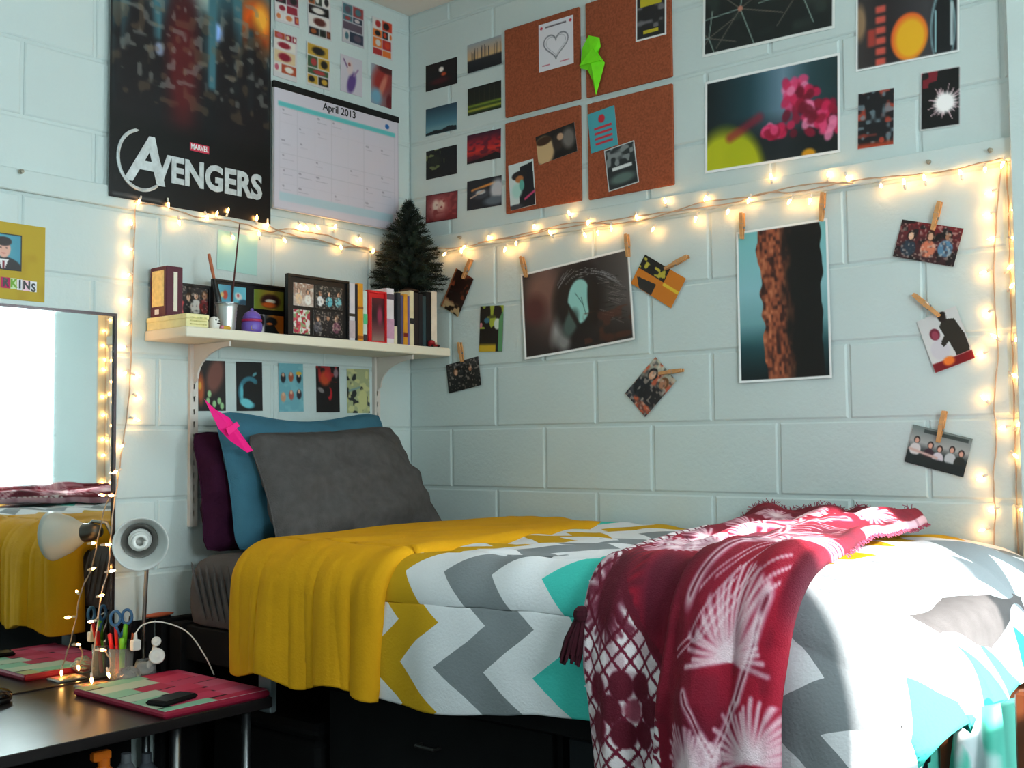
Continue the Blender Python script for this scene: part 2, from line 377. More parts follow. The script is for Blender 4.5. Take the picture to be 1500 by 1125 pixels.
#NEXT
# ================================================================== BED
def vnoise(x, y, seed=0):
    r = np.random.RandomState(seed); g = r.rand(64,64); X, Y = np.asarray(x, float) % 62, np.asarray(y, float) % 62
    xi, yi = X.astype(int), Y.astype(int); fx, fy = X-xi, Y-yi; fx = fx*fx*(3-2*fx); fy = fy*fy*(3-2*fy)
    return (g[yi,xi]*(1-fx)+g[yi,xi+1]*fx)*(1-fy)+(g[yi+1,xi]*(1-fx)+g[yi+1,xi+1]*fx)*fy-.5
def bend(d, r):
    th = np.minimum(d/r, PI/2); return r*np.sin(th), r*(1-np.cos(th))+np.maximum(0, d-r*PI/2), th
BZ, BYF, BXF = 1.088, -.985, 1.93
def bedsurf(px, py, off=0.):
    """px along the bed, py = distance from the long wall measured over the quilt"""
    px, py = np.broadcast_arrays(np.asarray(px, float), np.asarray(py, float)); yb = -.03
    flat = -BYF+yb
    dy = np.maximum(0, py-flat); oy, zy, th = bend(dy, .065); dx = np.maximum(0, px-BXF); ox, zx, tx = bend(dx, .27)
    x = np.minimum(px, BXF)+ox; y = yb-np.minimum(py, flat)-oy
    z = BZ+.018*np.clip((px-.9)/.5,0,1)-zx-zy*(1-.25*np.clip(dx/.3,0,1))
    return np.stack([x+off*np.sin(tx)*np.cos(th), y-off*np.sin(th), z+off*np.cos(th)*np.cos(tx)], -1), dy
def grid_obj(name, V, m, parent=None, uv=None, col=None, thick=None, loc=None, smooth=True):
    nv, nu = V.shape[:2]; f = [(j*nu+i, j*nu+i+1, (j+1)*nu+i+1, (j+1)*nu+i) for j in range(nv-1) for i in range(nu-1)]
    base = np.array(origin(parent) if parent is not None else (loc if loc is not None else (0,0,0)))
    me = mesh(name, V.reshape(-1,3)-base, f, smooth); me.materials.append(m)
    if uv is not None:
        l = me.uv_layers.new(name='UVMap'); idx = np.empty(len(me.loops), dtype=np.int32); me.loops.foreach_get('vertex_index', idx)
        l.data.foreach_set('uv', uv.reshape(-1,2)[idx].ravel())
    if col is not None: addcol(me, np.clip(col,0,1).reshape(-1,3))
    o = bpy.data.objects.new(name, me); COL.objects.link(o)
    if parent is not None: o.parent = parent
    else: o.location = tuple(base)
    if thick:
        s = o.modifiers.new('thickness','SOLIDIFY'); s.thickness = thick; s.offset = -1
    return o

bed = thing('raised_bed', 'raised dark bed frame carrying the grey mattress', 'bed', (1.1,-.5,0))
obj('side_rail', MB().box((.12,-1.0,.78),(2.16,-.965,.875),.004), BLACKM, bed)
obj('side_rail', MB().box((.12,-.075,.78),(2.16,-.04,.875),.004), BLACKM, bed)
obj('deck', MB().box((.12,-.965,.845),(2.16,-.075,.872)), BLACKM, bed)
WOODB = mat('bed_wood', (92, 46, 22), .4, var=.2, scale=18)
for (x, y, m_) in ((.10,-.99,BLACKM), (.10,-.05,BLACKM), (2.19,-.06,WOODB)): obj('post', MB().box((x-.028,y-.028,0),(x+.028,y+.028,.88),.005), m_, bed)
obj('post', MB().box((2.298,-.972,0),(2.328,-.942,.98),.005), WOODB, bed)['label'] = 'orange-brown wooden post at the foot of the bed'
obj('headboard', MB().box((.012,-1.024,.10),(.045,-.03,.885),.004), BLACKM, bed)
obj('end_board', MB().box((2.17,-.945,.55),(2.21,-.09,.90),.005), WOODB, bed)
obj('bracket', MB().box((.478,-1.022,.695),(.528,-1.001,.79),.004), mat('bracket_grey',(120,130,134),.5,.3), bed)['label'] = 'grey metal bracket bolted under the mattress'

mb = MB(); a = np.linspace(-1,1,33); 
def mattress():
    P = []; nx, ny, nz = 44, 26, 7
    x0,x1,y0,y1,z0,z1 = .095,2.16,-1.005,-.03,.872,1.066; r = .085
    for s in (0,):
        pass
    ring_n = 96; lev = [(z0,.03),(z0+.012,.006),(z0+.05,0),(z0+.10,0),(z1-.05,.004),(z1-.02,.018),(z1-.004,.042),(z1,.075)]; v = []; f = []
    def rr(i, t):                                   # rounded rectangle
        a0,a1,b0,b1 = x0+i,x1-i,y0+i,y1-i; q = max(r-i*.5,.02); pts = []
        for cx, cy, st in ((a1-q,b1-q,0),(a0+q,b1-q,PI/2),(a0+q,b0+q,PI),(a1-q,b0+q,1.5*PI)):
            for k in range(24): an = st+PI/2*k/23; pts.append((cx+q*math.cos(an), cy+q*math.sin(an)))
        return pts
    for (z, i) in lev: v += [(x, y, z) for x, y in rr(i, 0)]
    for l in range(len(lev)-1):
        for k in range(ring_n): f.append((l*ring_n+k, l*ring_n+(k+1)%ring_n, (l+1)*ring_n+(k+1)%ring_n, (l+1)*ring_n+k))
    f.append(tuple(range((len(lev)-1)*ring_n, len(lev)*ring_n))); f.append(tuple(range(ring_n-1,-1,-1)))
    return MB().add(v, f)
mt = thing('mattress', 'thick mattress in a grey fitted sheet on the raised bed', 'mattress', (1.1,-.5,.872))
obj('fitted_sheet', mattress(), SHEETG, mt, smooth=True)
# gathered corner of the sheet: diagonal pleats on the front at the head end
for k in range(9):
    x = .16+.033*k; pts = [(x+.07*t_*(1-k*.06), -1.0065-.0035*math.sin(PI*t_), 1.05-.15*t_) for t_ in np.linspace(0,1,7)]
    obj('pleat', MB().tube(pts, [.001,.004,.005,.005,.0045,.003,.001], 6), SHEETG, mt, smooth=True)

# quilt -------------------------------------------------------------
ql = thing('quilt', 'puffy quilt with zigzag stripes, folded back to its mustard lining', 'quilt', (1.2,-.6,BZ))
PX = np.concatenate([np.linspace(.55,1.93,220), np.linspace(1.94,2.28,50)])
def front_drop(px):
    b = .315+.016*np.sin(px*7)
    b = b+np.clip((px-1.62)/.25,0,1)*.36*np.clip((2.21-px)/.05,0,1)
    return b*np.clip((2.30-px)/.07,.40,1)
T = np.concatenate([np.linspace(0,.955,70), .955+.001+np.linspace(0,1,80)]); 
Px, Tt = np.meshgrid(PX, T); Py = np.where(Tt <= .955, Tt, .955+(Tt-.956)*front_drop(Px))
S, dy = bedsurf(Px, Py)
puff = .010*np.abs(np.sin(PI*(Py+.11)/.235))**.6+.016*vnoise(Px*5,Py*5,3)+.010*vnoise(Px*14,Py*9,4)
puff = puff+np.clip((Px-1.85)/.3,0,1)*(.02*np.sin(9*Px+7*Py)+.03*vnoise(Px*9,Py*7,8))
S2, _ = bedsurf(Px, Py, puff+.004)
def sway(px, dy): return np.clip(dy/.25,0,1)*(.008*np.sin(11*px+.6)+.004*np.sin(23*px))+np.clip(dy/.3,0,1)*np.clip((px-1.8)/.2,0,1)*.03
S2[...,1] -= sway(Px, dy)
UV = np.stack([Px, Py], -1)
grid_obj('zigzag_cover', S2, CHEV, ql, uv=UV, thick=.018)['label'] = 'white quilt face with mustard, grey and mint zigzag stripes'
# folded-back lining
n1, n2 = 110, 150
A_, T_ = np.meshgrid(np.linspace(0,1,n1), np.concatenate([np.linspace(0,.955,70), .956+np.linspace(0,1,80)]))
Py2 = np.where(T_ <= .955, T_, .955+(T_-.956)*(.318+.012*np.sin(A_*14)))
xe = np.interp(Py2, [0,.955,1.30], [.855,1.0,.955]); xs0 = .43+.012*np.sin(Py2*9)
Px2 = xs0+(xe-xs0)*A_
el = np.clip((Px2-xs0)/.06,0,1); roll = np.sqrt(1-(1-el)**2); er = np.clip((xe-Px2)/.02,0,1); rr_ = np.sqrt(1-(1-er)**2)
off = -.035+.062*roll+.006*vnoise(Px2*9,Py2*5,21)+.010*vnoise(Px2*5,Py2*4,22)-.016*(1-rr_)
S3, dy2 = bedsurf(Px2, Py2, off)
pl = np.clip(dy2/.12,0,1)
S3[...,1] -= sway(Px2, dy2)+.006*pl
S3[...,1] -= pl*(.022*vnoise(Px2*24+2*Py2,Py2*1.6,41)*np.clip((Px2-.5)/.15,.35,1)+.008*vnoise(Px2*60,Py2*2.5,42))
S3[...,2] += (1-pl)*.012*vnoise(Px2*16+4*Py2,Py2*7,43)*np.clip((Px2-.5)/.15,0,1)
grid_obj('lining', S3, YELLOW, ql, thick=.02)['label'] = 'mustard yellow lining folded back over the top end'
j = n1-1; obj('piping', MB().tube([tuple(S3[k,j]+np.array([.004,-.002 if dy2[k,j] > .02 else 0,.0])) for k in range(0,150,2)], .0055, 6), mat('piping_white',(225,222,226),.8), ql, smooth=True)
j0 = int(150*.80)
st = [tuple(S3[112,i]+np.array([0,-.0025,0])) for i in range(2,n1-2,2)]
obj('stitching', MB().tube(st, .0016, 4), mat('stitch_brown',(150,98,14),.9), ql)
st = [tuple(S2[113,i]+np.array([0,-.003,0])) for i in range(60,262,2)]
obj('stitching', MB().tube(st, .0012, 4), mat('stitch_grey',(120,116,108),.9), ql)

# bunched mint sheet at the foot --------------------------------------
ms = thing('bed_sheet', 'mint and white sheet bunched under the quilt at the foot of the bed', 'bed sheet', (2.2,-.98,.5))
U_, V_ = np.meshgrid(np.linspace(0,1,70), np.linspace(0,1,60))
X_ = 2.09+.20*U_+.02*np.sin(U_*9)*V_; Y_ = -.935-.028*np.sin(U_*23+V_*2.5)*(.35+.65*V_)-.02*np.sin(U_*9+1)-.02*np.sin(PI*V_)+.05*np.clip((U_-.80)/.2,0,1)**2; Z_ = .945-.42*V_+.012*np.sin(U_*8)
pt = Paint(70,60,.6); pt.fill((92,200,180)); pt.blot(7,3,.55,(232,238,244),.06,1,None,1.3,.5); pt.blot(9,5,.62,(250,250,252),.05,1,None,1.5,.3);
grid_obj('hanging_fold', np.stack([X_,Y_,Z_],-1), MATTEP, ms, col=pt.c, thick=.006)

# red throw -----------------------------------------------------------
tr = thing('throw_blanket', 'dark red fleece throw with pale pine branches and lattice, slung over the bed', 'blanket', (1.7,-.6,BZ))
nu, nv = 280, 560
U_, V_ = np.meshgrid(np.linspace(0,1,nu), np.linspace(0,1,nv))
Pyt = .035+1.50*V_
xl = np.interp(Pyt, [0,.12,.4,.7,.93,1.03,1.3,1.6], [1.30,1.40,1.46,1.52,1.555,1.575,1.60,1.615]); xr = np.interp(Pyt, [0,.1,.35,.6,.95,1.05,1.6], [1.80,1.86,1.90,1.94,1.99,2.0,2.0])
Pxt = xl+(xr-xl)*U_
crease = .50-.14*np.clip((Pyt-.95)/.5,0,1)+.42*np.clip((.75-Pyt)/.6,0,1)
step = np.clip((U_-crease)/.035,0,1); step = step*step*(3-2*step)
edge = np.minimum(np.minimum(U_,1-U_)/.03,1); edge = np.sqrt(1-(1-edge)**2)
off = .026+.016*edge+np.clip((Pxt-1.75)/.2,0,1)*.025+.028*step*np.exp(-np.clip(U_-crease,0,1)*2.2)+.022*np.sin(U_*9+Pyt*2.2)**2*np.clip((.95-Pyt)/.4,.25,1)+.028*np.clip((.40-Pyt)/.3,0,1)*np.sin(PI*np.clip(U_*1.02,0,1))**.5
off = off+.012*vnoise(U_*8,Pyt*6,31)+.006*vnoise(U_*22,Pyt*16,32)+.018*np.exp(-((U_-(.15+.55*np.clip((.95-Pyt)/.8,0,1)))/.06)**2)*np.clip((.95-Pyt)/.3,0,1)
S4, dy4 = bedsurf(Pxt, Pyt, off)
hang = np.clip(dy4/.2,0,1); S4[...,1] -= sway(Pxt, dy4)+hang*(.030+.014*np.sin(U_*11+.5)+.008*np.sin(U_*25+Pyt*3)+.02*step)
pt = Paint(nu,nv,.36); u, v = pt.u, pt.v
R1, R2, PALE = (142,10,32), (98,8,32), (232,206,214)
pt.fill((122,6,36)); pt.blot(7,1,.45,(152,8,40),.3); pt.blot(12,2,.6,(90,6,34),.2)
rs = np.random.RandomState(5)
def spray(cx, cy, r, n=26, a0=0, a1=2*PI, wd=.0035, col=PALE):
    for k in range(n):
        an = a0+(a1-a0)*(k+rs.rand()*.6)/n; q = r*(.75+.35*rs.rand()); pt.line(cx, cy, cx+q*math.cos(an)/pt.a, cy+q*math.sin(an), wd, col, .8)
def branch(pts, wd=.009):
    for (a0,b0),(a1,b1) in zip(pts[:-1],pts[1:]): pt.line(a0,b0,a1,b1,wd,PALE); pt.line(a0,b0,a1,b1,wd*.35,(120,20,45))
# long needles of the large tree on the right half
for k in range(30):
    t0 = rs.rand(); b0 = .36+.30*t0; x0 = .56+.10*rs.rand(); x0 = .56+.22*rs.rand(); pt.line(x0, b0+.05, x0+.20, b0-.01+.02*rs.rand(), .0014, PALE, .75)
branch([(.60,.66),(.68,.60),(.72,.52),(.66,.45),(.74,.38),(.80,.30)]); branch([(.66,.45),(.58,.40)],.006); branch([(.72,.52),(.84,.47),(.93,.44)],.006)
branch([(.70,.92),(.74,.80),(.86,.74),(.92,.66)],.007); branch([(.74,.80),(.64,.74)],.006)
for c in ((.86,.60,.07),(.80,.70,.06),(.92,.80,.06),(.78,.88,.07),(.90,.94,.06),(.66,.82,.05)): spray(c[0],c[1],c[2],22,PI*.9,PI*2.1)
branch([(.30,.55),(.22,.48),(.30,.42),(.42,.36),(.52,.28),(.60,.20),(.55,.12)]); branch([(.30,.42),(.18,.40)],.006); branch([(.42,.36),(.36,.28),(.24,.24)],.006); branch([(.52,.28),(.68,.22),(.80,.20),(.88,.12)],.008); branch([(.60,.20),(.74,.12)],.006); branch([(.30,.55),(.40,.52),(.47,.49)],.006)
for c in ((.14,.38,.055),(.22,.46,.05),(.20,.22,.055),(.34,.26,.05),(.36,.50,.055),(.24,.56,.055),(.12,.50,.05),(.48,.22,.05),(.44,.42,.05),(.62,.14,.05),(.72,.22,.055),(.86,.22,.05),(.40,.12,.045),(.22,.10,.04)): spray(c[0],c[1],c[2])
for c in ((.62,.06),(.70,.05),(.80,.07),(.78,.03)): pt.line(c[0]-.03,c[1],c[0],c[1]-.008,.004,PALE); pt.line(c[0],c[1]-.008,c[0]+.03,c[1]+.002,.004,PALE)
# lattice corner
edge_v = .60+.30*(u-.02); lat = (u < .455+.05*(v-.6)) & (v > edge_v); lat |= (u < .06) & (v > .30)
g1 = np.abs(((u*pt.a*38+v*38) % 1)-.5); g2 = np.abs(((u*pt.a*38-v*38) % 1)-.5); grid_ = np.clip((np.maximum(g1,g2)-.36)/.05,0,1)
LC = np.where(grid_[...,None] > .5, np.array((112,18,48))/255., np.array((232,222,226))/255.)
pt.c = np.where(lat[...,None], LC, pt.c); pt.mix((np.abs(v-edge_v) < .006)*(u < .46), R2)
for (cx,cy,r) in ((.26,.78,.034),(.40,.93,.034),(.10,.93,.03)):
    for k in range(6): pt.ell(cx+r*.95*math.cos(k*PI/3)/pt.a, cy+r*.95*math.sin(k*PI/3), r*.50/pt.a, r*.50, (92,10,34), .2)
    pt.ell(cx,cy,r*.4/pt.a,r*.4,(150,70,90),.4)
    for k in (1,2): pt.ell(cx-.16, cy-.02+.045*k-.045, .05, .02, (104,14,40), .2, .6)
spray(.14,.66,.05,30,0,2*PI,.004,(92,10,34)); pt.ell(.14,.66,.06,.03,(92,10,34),.5)
pt.mix((u < .015)+(u > .988)*(v < .45), (210,170,185)); pt.blot(60,12,.55,(80,10,30),.3,.25)
grid_obj('fleece', S4, CLOTHP, tr, col=pt.c, thick=.008)
TAS = mat('tassel_wine', (58,8,24), .95, var=.25, scale=80)
def tassel(p, d, L, r):
    mb = MB(); p = Vector(p); d = Vector(d).normalized(); mb.ball(p, r*.8, 8, 6)
    for k in range(18):
        an = k*2.4; q = r*math.sqrt((k+.5)/18); s_ = Vector((math.cos(an)*q, -abs(math.sin(an))*q*.6, math.sin(an)*q*.2)); mb.tube([p+s_*.4, p+d*L*.5+s_, p+d*L*(.9+.1*math.sin(k*5))+s_*1.15], [.004,.005,.003], 5)
    return mb
obj('tassel', tassel(S4[int(nv*.675),1]+np.array([-.005,-.012,-.005]), (-.28,-.05,-1), .10, .022), TAS, tr)
fr = MB()
for k in range(150):
    q = S4[0, int(k/150*(nu-1))]; fr.tube([q, q+np.array([rs.uniform(-.008,.008), .002, rs.uniform(.006,.014)]), q+np.array([rs.uniform(-.012,.012), rs.uniform(-.01,.005), rs.uniform(.008,.020)])], .0011, 3)
    q = S4[int(4+k/150*nv*.55), nu-1]; fr.tube([q, q+np.array([.008, 0, rs.uniform(-.002,.004)]), q+np.array([.014, rs.uniform(-.006,.006), rs.uniform(-.006,.0)])], .0011, 3)
fr_o = obj('fringe', fr, mat('fringe_pink',(150,60,84),.95,var=.3,scale=90), tr); fr_o['kind'] = 'stuff'

# pillows -------------------------------------------------------------
def pillow(name, label, m, pbot, ptop, length, height, thick, seed, twist=0., group=None, sag=0., taper=0.):
    """stands on its long edge, long axis along y; pbot/ptop = (x,y,z) middle of lower/upper edge"""
    pb, pq = np.array(pbot,float), np.array(ptop,float); up = pq-pb; hh = np.linalg.norm(up); up /= hh
    ax = np.array([twist,1,0.]); ax /= np.linalg.norm(ax); ax = ax-up*(ax@up); ax /= np.linalg.norm(ax); nn = np.cross(ax, up)
    if nn[0] < 0: nn = -nn
    n = 46; a, b = np.meshgrid(np.linspace(-1,1,n), np.linspace(-1,1,n)); c = (pb+pq)/2
    prof = (np.clip(1-np.abs(a)**2.6,0,1)**.55)*(np.clip(1-np.abs(b)**2.6,0,1)**.55)
    Xx = a*length/2*(1-.05*(1-b**2))*(1-taper*b)*(1-.05*b**10); Yy = b*hh/2*(1-.06*(1-a**2))*(1-.06*a**10) - sag*np.clip(b,0,1)*(np.cos(a*PI*1.0)*.5+.5)
    wr_ = .034*vnoise(a*3+5,b*3+5,seed)+.016*vnoise(a*7+2*b+9,b*5+9,seed+1)+.006*vnoise(a*16+9,b*10+9,seed+2)+.010*np.sin(6*a+4*b*b+seed)*np.abs(b)**3
    v = []
    for s_ in (1,-1):
        D = s_*prof*(thick/2)+wr_*np.clip(prof*3,0,1)
        v.append((c+Xx[...,None]*ax+Yy[...,None]*up+D[...,None]*nn).reshape(-1,3))
    V = np.concatenate(v); f = []
    for k in (0,1):
        for j in range(n-1):
            for i in range(n-1):
                q = k*n*n+j*n+i; t4 = (q, q+1, q+n+1, q+n); f.append(t4 if k == 0 else t4[::-1])
    mb = MB(); mb.add(V, f)
    e = thing(name, label, 'pillow', tuple(pb), group); obj('pillowcase', mb, m, e, smooth=True)
    rim = [(0,i) for i in range(0,n,3)]+[(j,n-1) for j in range(0,n,3)]+[(n-1,i) for i in range(n-1,-1,-3)]+[(j,0) for j in range(n-1,-1,-3)]
    obj('seam', MB().tube([V[j*n+i] for j,i in rim], .0028, 5), m, e, smooth=True); return e
pillow('pillow', 'plum purple pillow propped against the wall behind the others', PILLOWP, (.135,-.64,1.06), (.055,-.63,1.405), .62, .35, .15, 3)
pillow('pillow', 'teal pillow standing between the plum and grey pillows', PILLOWT, (.215,-.570,1.07), (.105,-.572,1.472), .66, .38, .13, 11, .0, None, .022)
pillow('pillow', 'charcoal grey jersey pillow leaning in front of the teal one', PILLOWG, (.36,-.525,1.075), (.17,-.545,1.418), .64, .40, .15, 23, .0, taper=.07)
#NEXT
# ================================================================== PRINTS ON THE LEFT (HEAD) WALL
def gen_people(seed, bgc, n=3, cols=None):
    def p(c):
        r = np.random.RandomState(seed); c.vg((0,bgc[0]),(1,bgc[1])); c.blot(6,seed,.55,bgc[2],.2)
        for k in range(n):
            x = (k+.6)/(n+.2)+r.uniform(-.03,.03); sh = (cols or [(40,40,48),(150,40,40),(220,215,210),(40,70,90)])[k % 4]
            c.person(x, .30+r.uniform(-.06,.08), .36, [(30,20,16),(60,36,20),(20,16,18),(110,70,36)][(k+seed) % 4], sh, [(212,160,130),(170,116,88),(226,180,150)][(k+seed) % 3])
        c.blot(13,seed+40,.55,bgc[1],.25,.55); c.blot(17,seed+50,.62,(226,206,190),.2,.5)
    return p
def gen_blots(seed, base, cols, sc=7, thr=.55):
    def p(c):
        c.fill(base)
        for k, q in enumerate(cols): c.blot(sc+2*k, seed*7+k, thr, q, .10)
    return p
# film poster: only its colours, a burning sky and its lettering
def p_poster(c):
    c.vg((0,(50,100,116)),(.35,(74,126,138)),(.60,(40,72,82)),(.74,(12,14,18)),(1,(8,8,10)))
    c.ell(.52,.16,.10,.14,(190,200,190),.9); c.blot(9,2,.5,(16,26,32),.2,1,None,1.6,.5); c.blot(16,3,.56,(86,132,140),.15,.6,(c.v<.62).astype(float),1.5,.5)
    for x, w_ in ((.14,.16),(.42,.17),(.72,.14),(.88,.13)): c.ell(x,.58,w_,.34,(20,18,22),.7,0,.85)
    c.ell(.42,.56,.10,.30,(62,12,18),.9); c.ell(.90,.27,.12,.10,(226,92,20),.9); c.ell(.93,.25,.05,.05,(255,180,60),.9); c.ell(.63,.35,.045,.032,(150,190,255),.6); c.ell(.28,.47,.03,.022,(190,205,240),.6)
    c.ell(.40,.20,.05,.06,(150,110,90),.5); 
    for x, y, w_, h_ in ((.06,.2,.05,.3),(.24,.14,.05,.3),(.58,.22,.05,.34),(.74,.2,.06,.36),(.84,.3,.04,.3)): c.rect(x,y,x+w_,y+h_,(64,112,124),.02)
    for x, w_ in ((.16,.11),(.42,.13),(.73,.09),(.88,.10)): c.ell(x,.56,w_,.26,(24,20,24),.5,0,.9)
    c.ell(.42,.50,.09,.22,(84,18,24),.8); c.blot(44,16,.66,(130,132,126),.12,.55,((c.v>.2)*(c.v<.6)).astype(float))
    c.blot(34,6,.66,(120,96,70),.12,.4,((c.v>.3)*(c.v<.66)).astype(float)); c.mix(np.clip((c.v-.70)/.06,0,1), (8,8,10))
    c.rect(.02,.986,.30,.992,(120,120,120)); c.border(.004,(12,14,16))
P1, P2 = HW(153,290), HW(390,328); py0, py1 = P1[1], P2[1]; pz0 = 2.060; ph = .855
po = thing('film_poster', 'tall dark film poster with silver block title hanging by the calendar', 'poster', (.018,(py0+py1)/2,pz0))
R_H, N_H = AX['H']; R_L, N_L = AX['L']; Zv = Vector((0,0,1))
place('sheet', Vector((.0205,(py0+py1)/2,pz0+ph/2)), R_H, N_H, py1-py0, ph, 0, p_poster, .0045, rough_mat=POSTM, parent=po)
SILV = mat('silver_ink', (205,212,214), .4, .2, var=.15, scale=60); REDI = mat('red_ink', (206,52,78), .5)
yc = (py0+py1)/2
text_on('lettering', 'VENGERS', Vector((.0222,yc+.052,pz0+.105)), R_H, N_H, .104, SILV, po, bold=.004, xs=.87)
text_on('lettering', 'A', Vector((.0224,yc-.165,pz0+.115)), R_H, N_H, .185, SILV, po, bold=.005, xs=.95, shear=.18)
ring = [(.0222, yc-.175+.075*math.cos(t_), pz0+.118+.085*math.sin(t_)) for t_ in np.linspace(1.7,5.5,26)]
obj('emblem_ring', MB().tube(ring, [.001]+[.0055]*24+[.001], 6), SILV, po)
obj('lettering_box', MB().box((.0218,yc-.018,pz0+.178),(.0224,yc+.048,pz0+.202)), REDI, po)
text_on('lettering', 'MARVEL', Vector((.0226,yc+.015,pz0+.190)), R_H, N_H, .022, PAPER, po, ex=.0002, bold=.0006, xs=.75)

# calendar
CQ = [(400,125),(582,178),(580,345),(397,300)]
def p_cal(c):
    c.fill((206,200,212)); c.border(.004,(180,176,190)); c.rect(.03,.115,.97,.155,(92,186,188))
    for k in range(8): x = .04+k*.132; c.line(x,.16,x,.93,.0025,(192,187,199))
    for k in range(7): y = .16+k*.125; c.line(.04,y,.965,y,.0025,(192,187,199))
    r = np.random.RandomState(3)
    for k in range(34):
        x, y = .05+r.randint(0,7)*.132+r.rand()*.02, .18+r.randint(0,6)*.125; L_ = .03+.06*r.rand(); c.line(x,y+.03,x+L_,y+.03,.004,(176,170,184),.6)
        c.ell(x+.005,y,.008,.008,(160,154,168),.4)
    c.rect(.04,.86,.95,.93,(176,200,210)); c.ell(.90,.075,.018,.022,(26,92,160),.3)
cb = [wall_pt('H',*q,.02) for q in CQ]
ca_ = thing('wall_calendar', 'large white wall calendar with black top edge and teal header', 'calendar', (.016, (cb[0].y+cb[1].y)/2, cb[3].z))
cw, ch = cb[1].y-cb[0].y, 2.505-2.115
place('page', Vector((.021,(cb[0].y+cb[1].y)/2,2.31)), R_H, N_H, cw, ch, 0, p_cal, .0028, thick=.004, rough_mat=MATTEP, parent=ca_)
obj('binding', MB().box((.0165,cb[0].y-.002,2.500),(.0275,cb[1].y+.002,2.522),.002), BLACK, ca_)
text_on('lettering', 'April 2013', Vector((.0252,(cb[0].y+cb[1].y)/2,2.482)), R_H, N_H, .034, BLACK, ca_, ex=.0002, bold=.0006)
obj('backing', MB().box((.0165,cb[0].y,2.114),(.0212,cb[1].y,2.50)), PAPER, ca_)

# yellow poster with framed portrait and cut-out letters
YQ = [(-74,319),(66,333),(66,443),(-74,433)]
def p_yel(c): c.fill((186,158,40)); c.blot(5,1,.5,(176,146,34),.4)
yp = [wall_pt('H',*q,.004) for q in YQ]; yA, yB, zA, zB = yp[0].y, yp[1].y, 1.750, 1.949
ye = thing('portrait_poster', 'mustard poster with framed portrait and cut-out letters above the mirror', 'poster', (.005,(yA+yB)/2,zA))
place('sheet', Vector((.005,(yA+yB)/2,(zA+zB)/2)), R_H, N_H, yB-yA, zB-zA, 0, p_yel, .006, parent=ye, rough_mat=MATTEP)
def p_man(c):
    c.hg((0,(84,168,182)),(1,(60,140,165))); c.ell(.5,1.0,.52,.36,(26,22,26),.1); c.poly([(.36,.70),(.64,.70),(.52,1.0),(.46,1.0)],(230,228,230)); c.poly([(.47,.74),(.53,.74),(.54,1),(.46,1)],(120,24,44))
    c.ell(.5,.42,.19,.25,(222,168,150),.15); c.ell(.5,.22,.22,.13,(40,26,28),.2); c.ell(.5,.55,.06,.015,(190,110,104),.5); c.ell(.42,.40,.03,.015,(60,40,40),.5); c.ell(.58,.40,.03,.015,(60,40,40),.5); c.border(.035,(14,14,20))
mA = wall_pt('H',-22,345,.006); mB = wall_pt('H',31,399,.006)
place('portrait', Vector((.0066,(mA.y+mB.y)/2,1.872)), R_H, N_H, mB.y-mA.y, .094, 0, p_man, .002, parent=ye)
for k, (ch_, tc_, lc_) in enumerate((('R',(190,40,96),BLACK),('K',(214,232,190),mat('green_ink',(120,170,60),.6)),('I',(226,222,232),BLACK),('N',(240,200,214),BLACK),('S',(228,228,236),BLACK))):
    px = (8,20,29,39,49)[k]; wt = (.024,.016,.014,.020,.018)[k]; p = wall_pt('H',px,414+k*1.5,.007)
    obj('letter_tile', MB().box((.0062,p.y-wt/2,p.z-.014),(.0068,p.y+wt/2,p.z+.014)), mat('tile_%d' % k, tc_, .7, var=.1, scale=90), ye)
    text_on('lettering', ch_, Vector((.007,p.y,p.z-(.004 if ch_ == 'S' else 0))), R_H, N_H, .030, lc_, ye, ex=.0002, bold=.0012, xs=.85)

# collage pages, two rows of four
def collage(seed, cols, base=(206,204,206)):
    def p(c):
        r = np.random.RandomState(seed); c.fill(base); y = .03
        while y < .9:
            h = r.choice([.16,.22,.28]); x = .04
            while x < .92:
                w_ = r.choice([.3,.45,.9]); q = cols[r.randint(len(cols))]; q2 = cols[r.randint(len(cols))]; X1, Y1 = min(.96,x+w_-.03), min(.97,y+h-.03)
                if X1-x > .1: c.rect(x,y,X1,Y1,q,.03); c.ell((x+X1)/2+r.uniform(-.05,.05),(y+Y1)/2,(X1-x)*.3,(Y1-y)*.35,q2,.5)
                x += w_
            y += h
    return p
def p_dancer(c):
    c.fill((198,192,202)); c.ell(.5,.7,.18,.30,(92,66,130),.5,.3); c.ell(.42,.3,.14,.2,(210,190,190),.6); c.line(.15,.12,.3,.3,.03,(120,90,130)); c.line(.8,.3,.6,.5,.03,(150,120,160)); c.ell(.4,.22,.06,.05,(150,90,90),.5)
def p_swirl(c): c.hg((0,(150,160,170)),(1,(120,60,60))); c.ell(.5,.35,.4,.4,(150,44,40),.8,.5); c.ell(.55,.5,.12,.35,(200,120,100),.8,.4); c.ell(.25,.8,.25,.2,(110,160,185),.8); c.ell(.9,.85,.16,.2,(96,24,30),.5); c.ell(.75,.05,.4,.1,(70,20,22),.6)
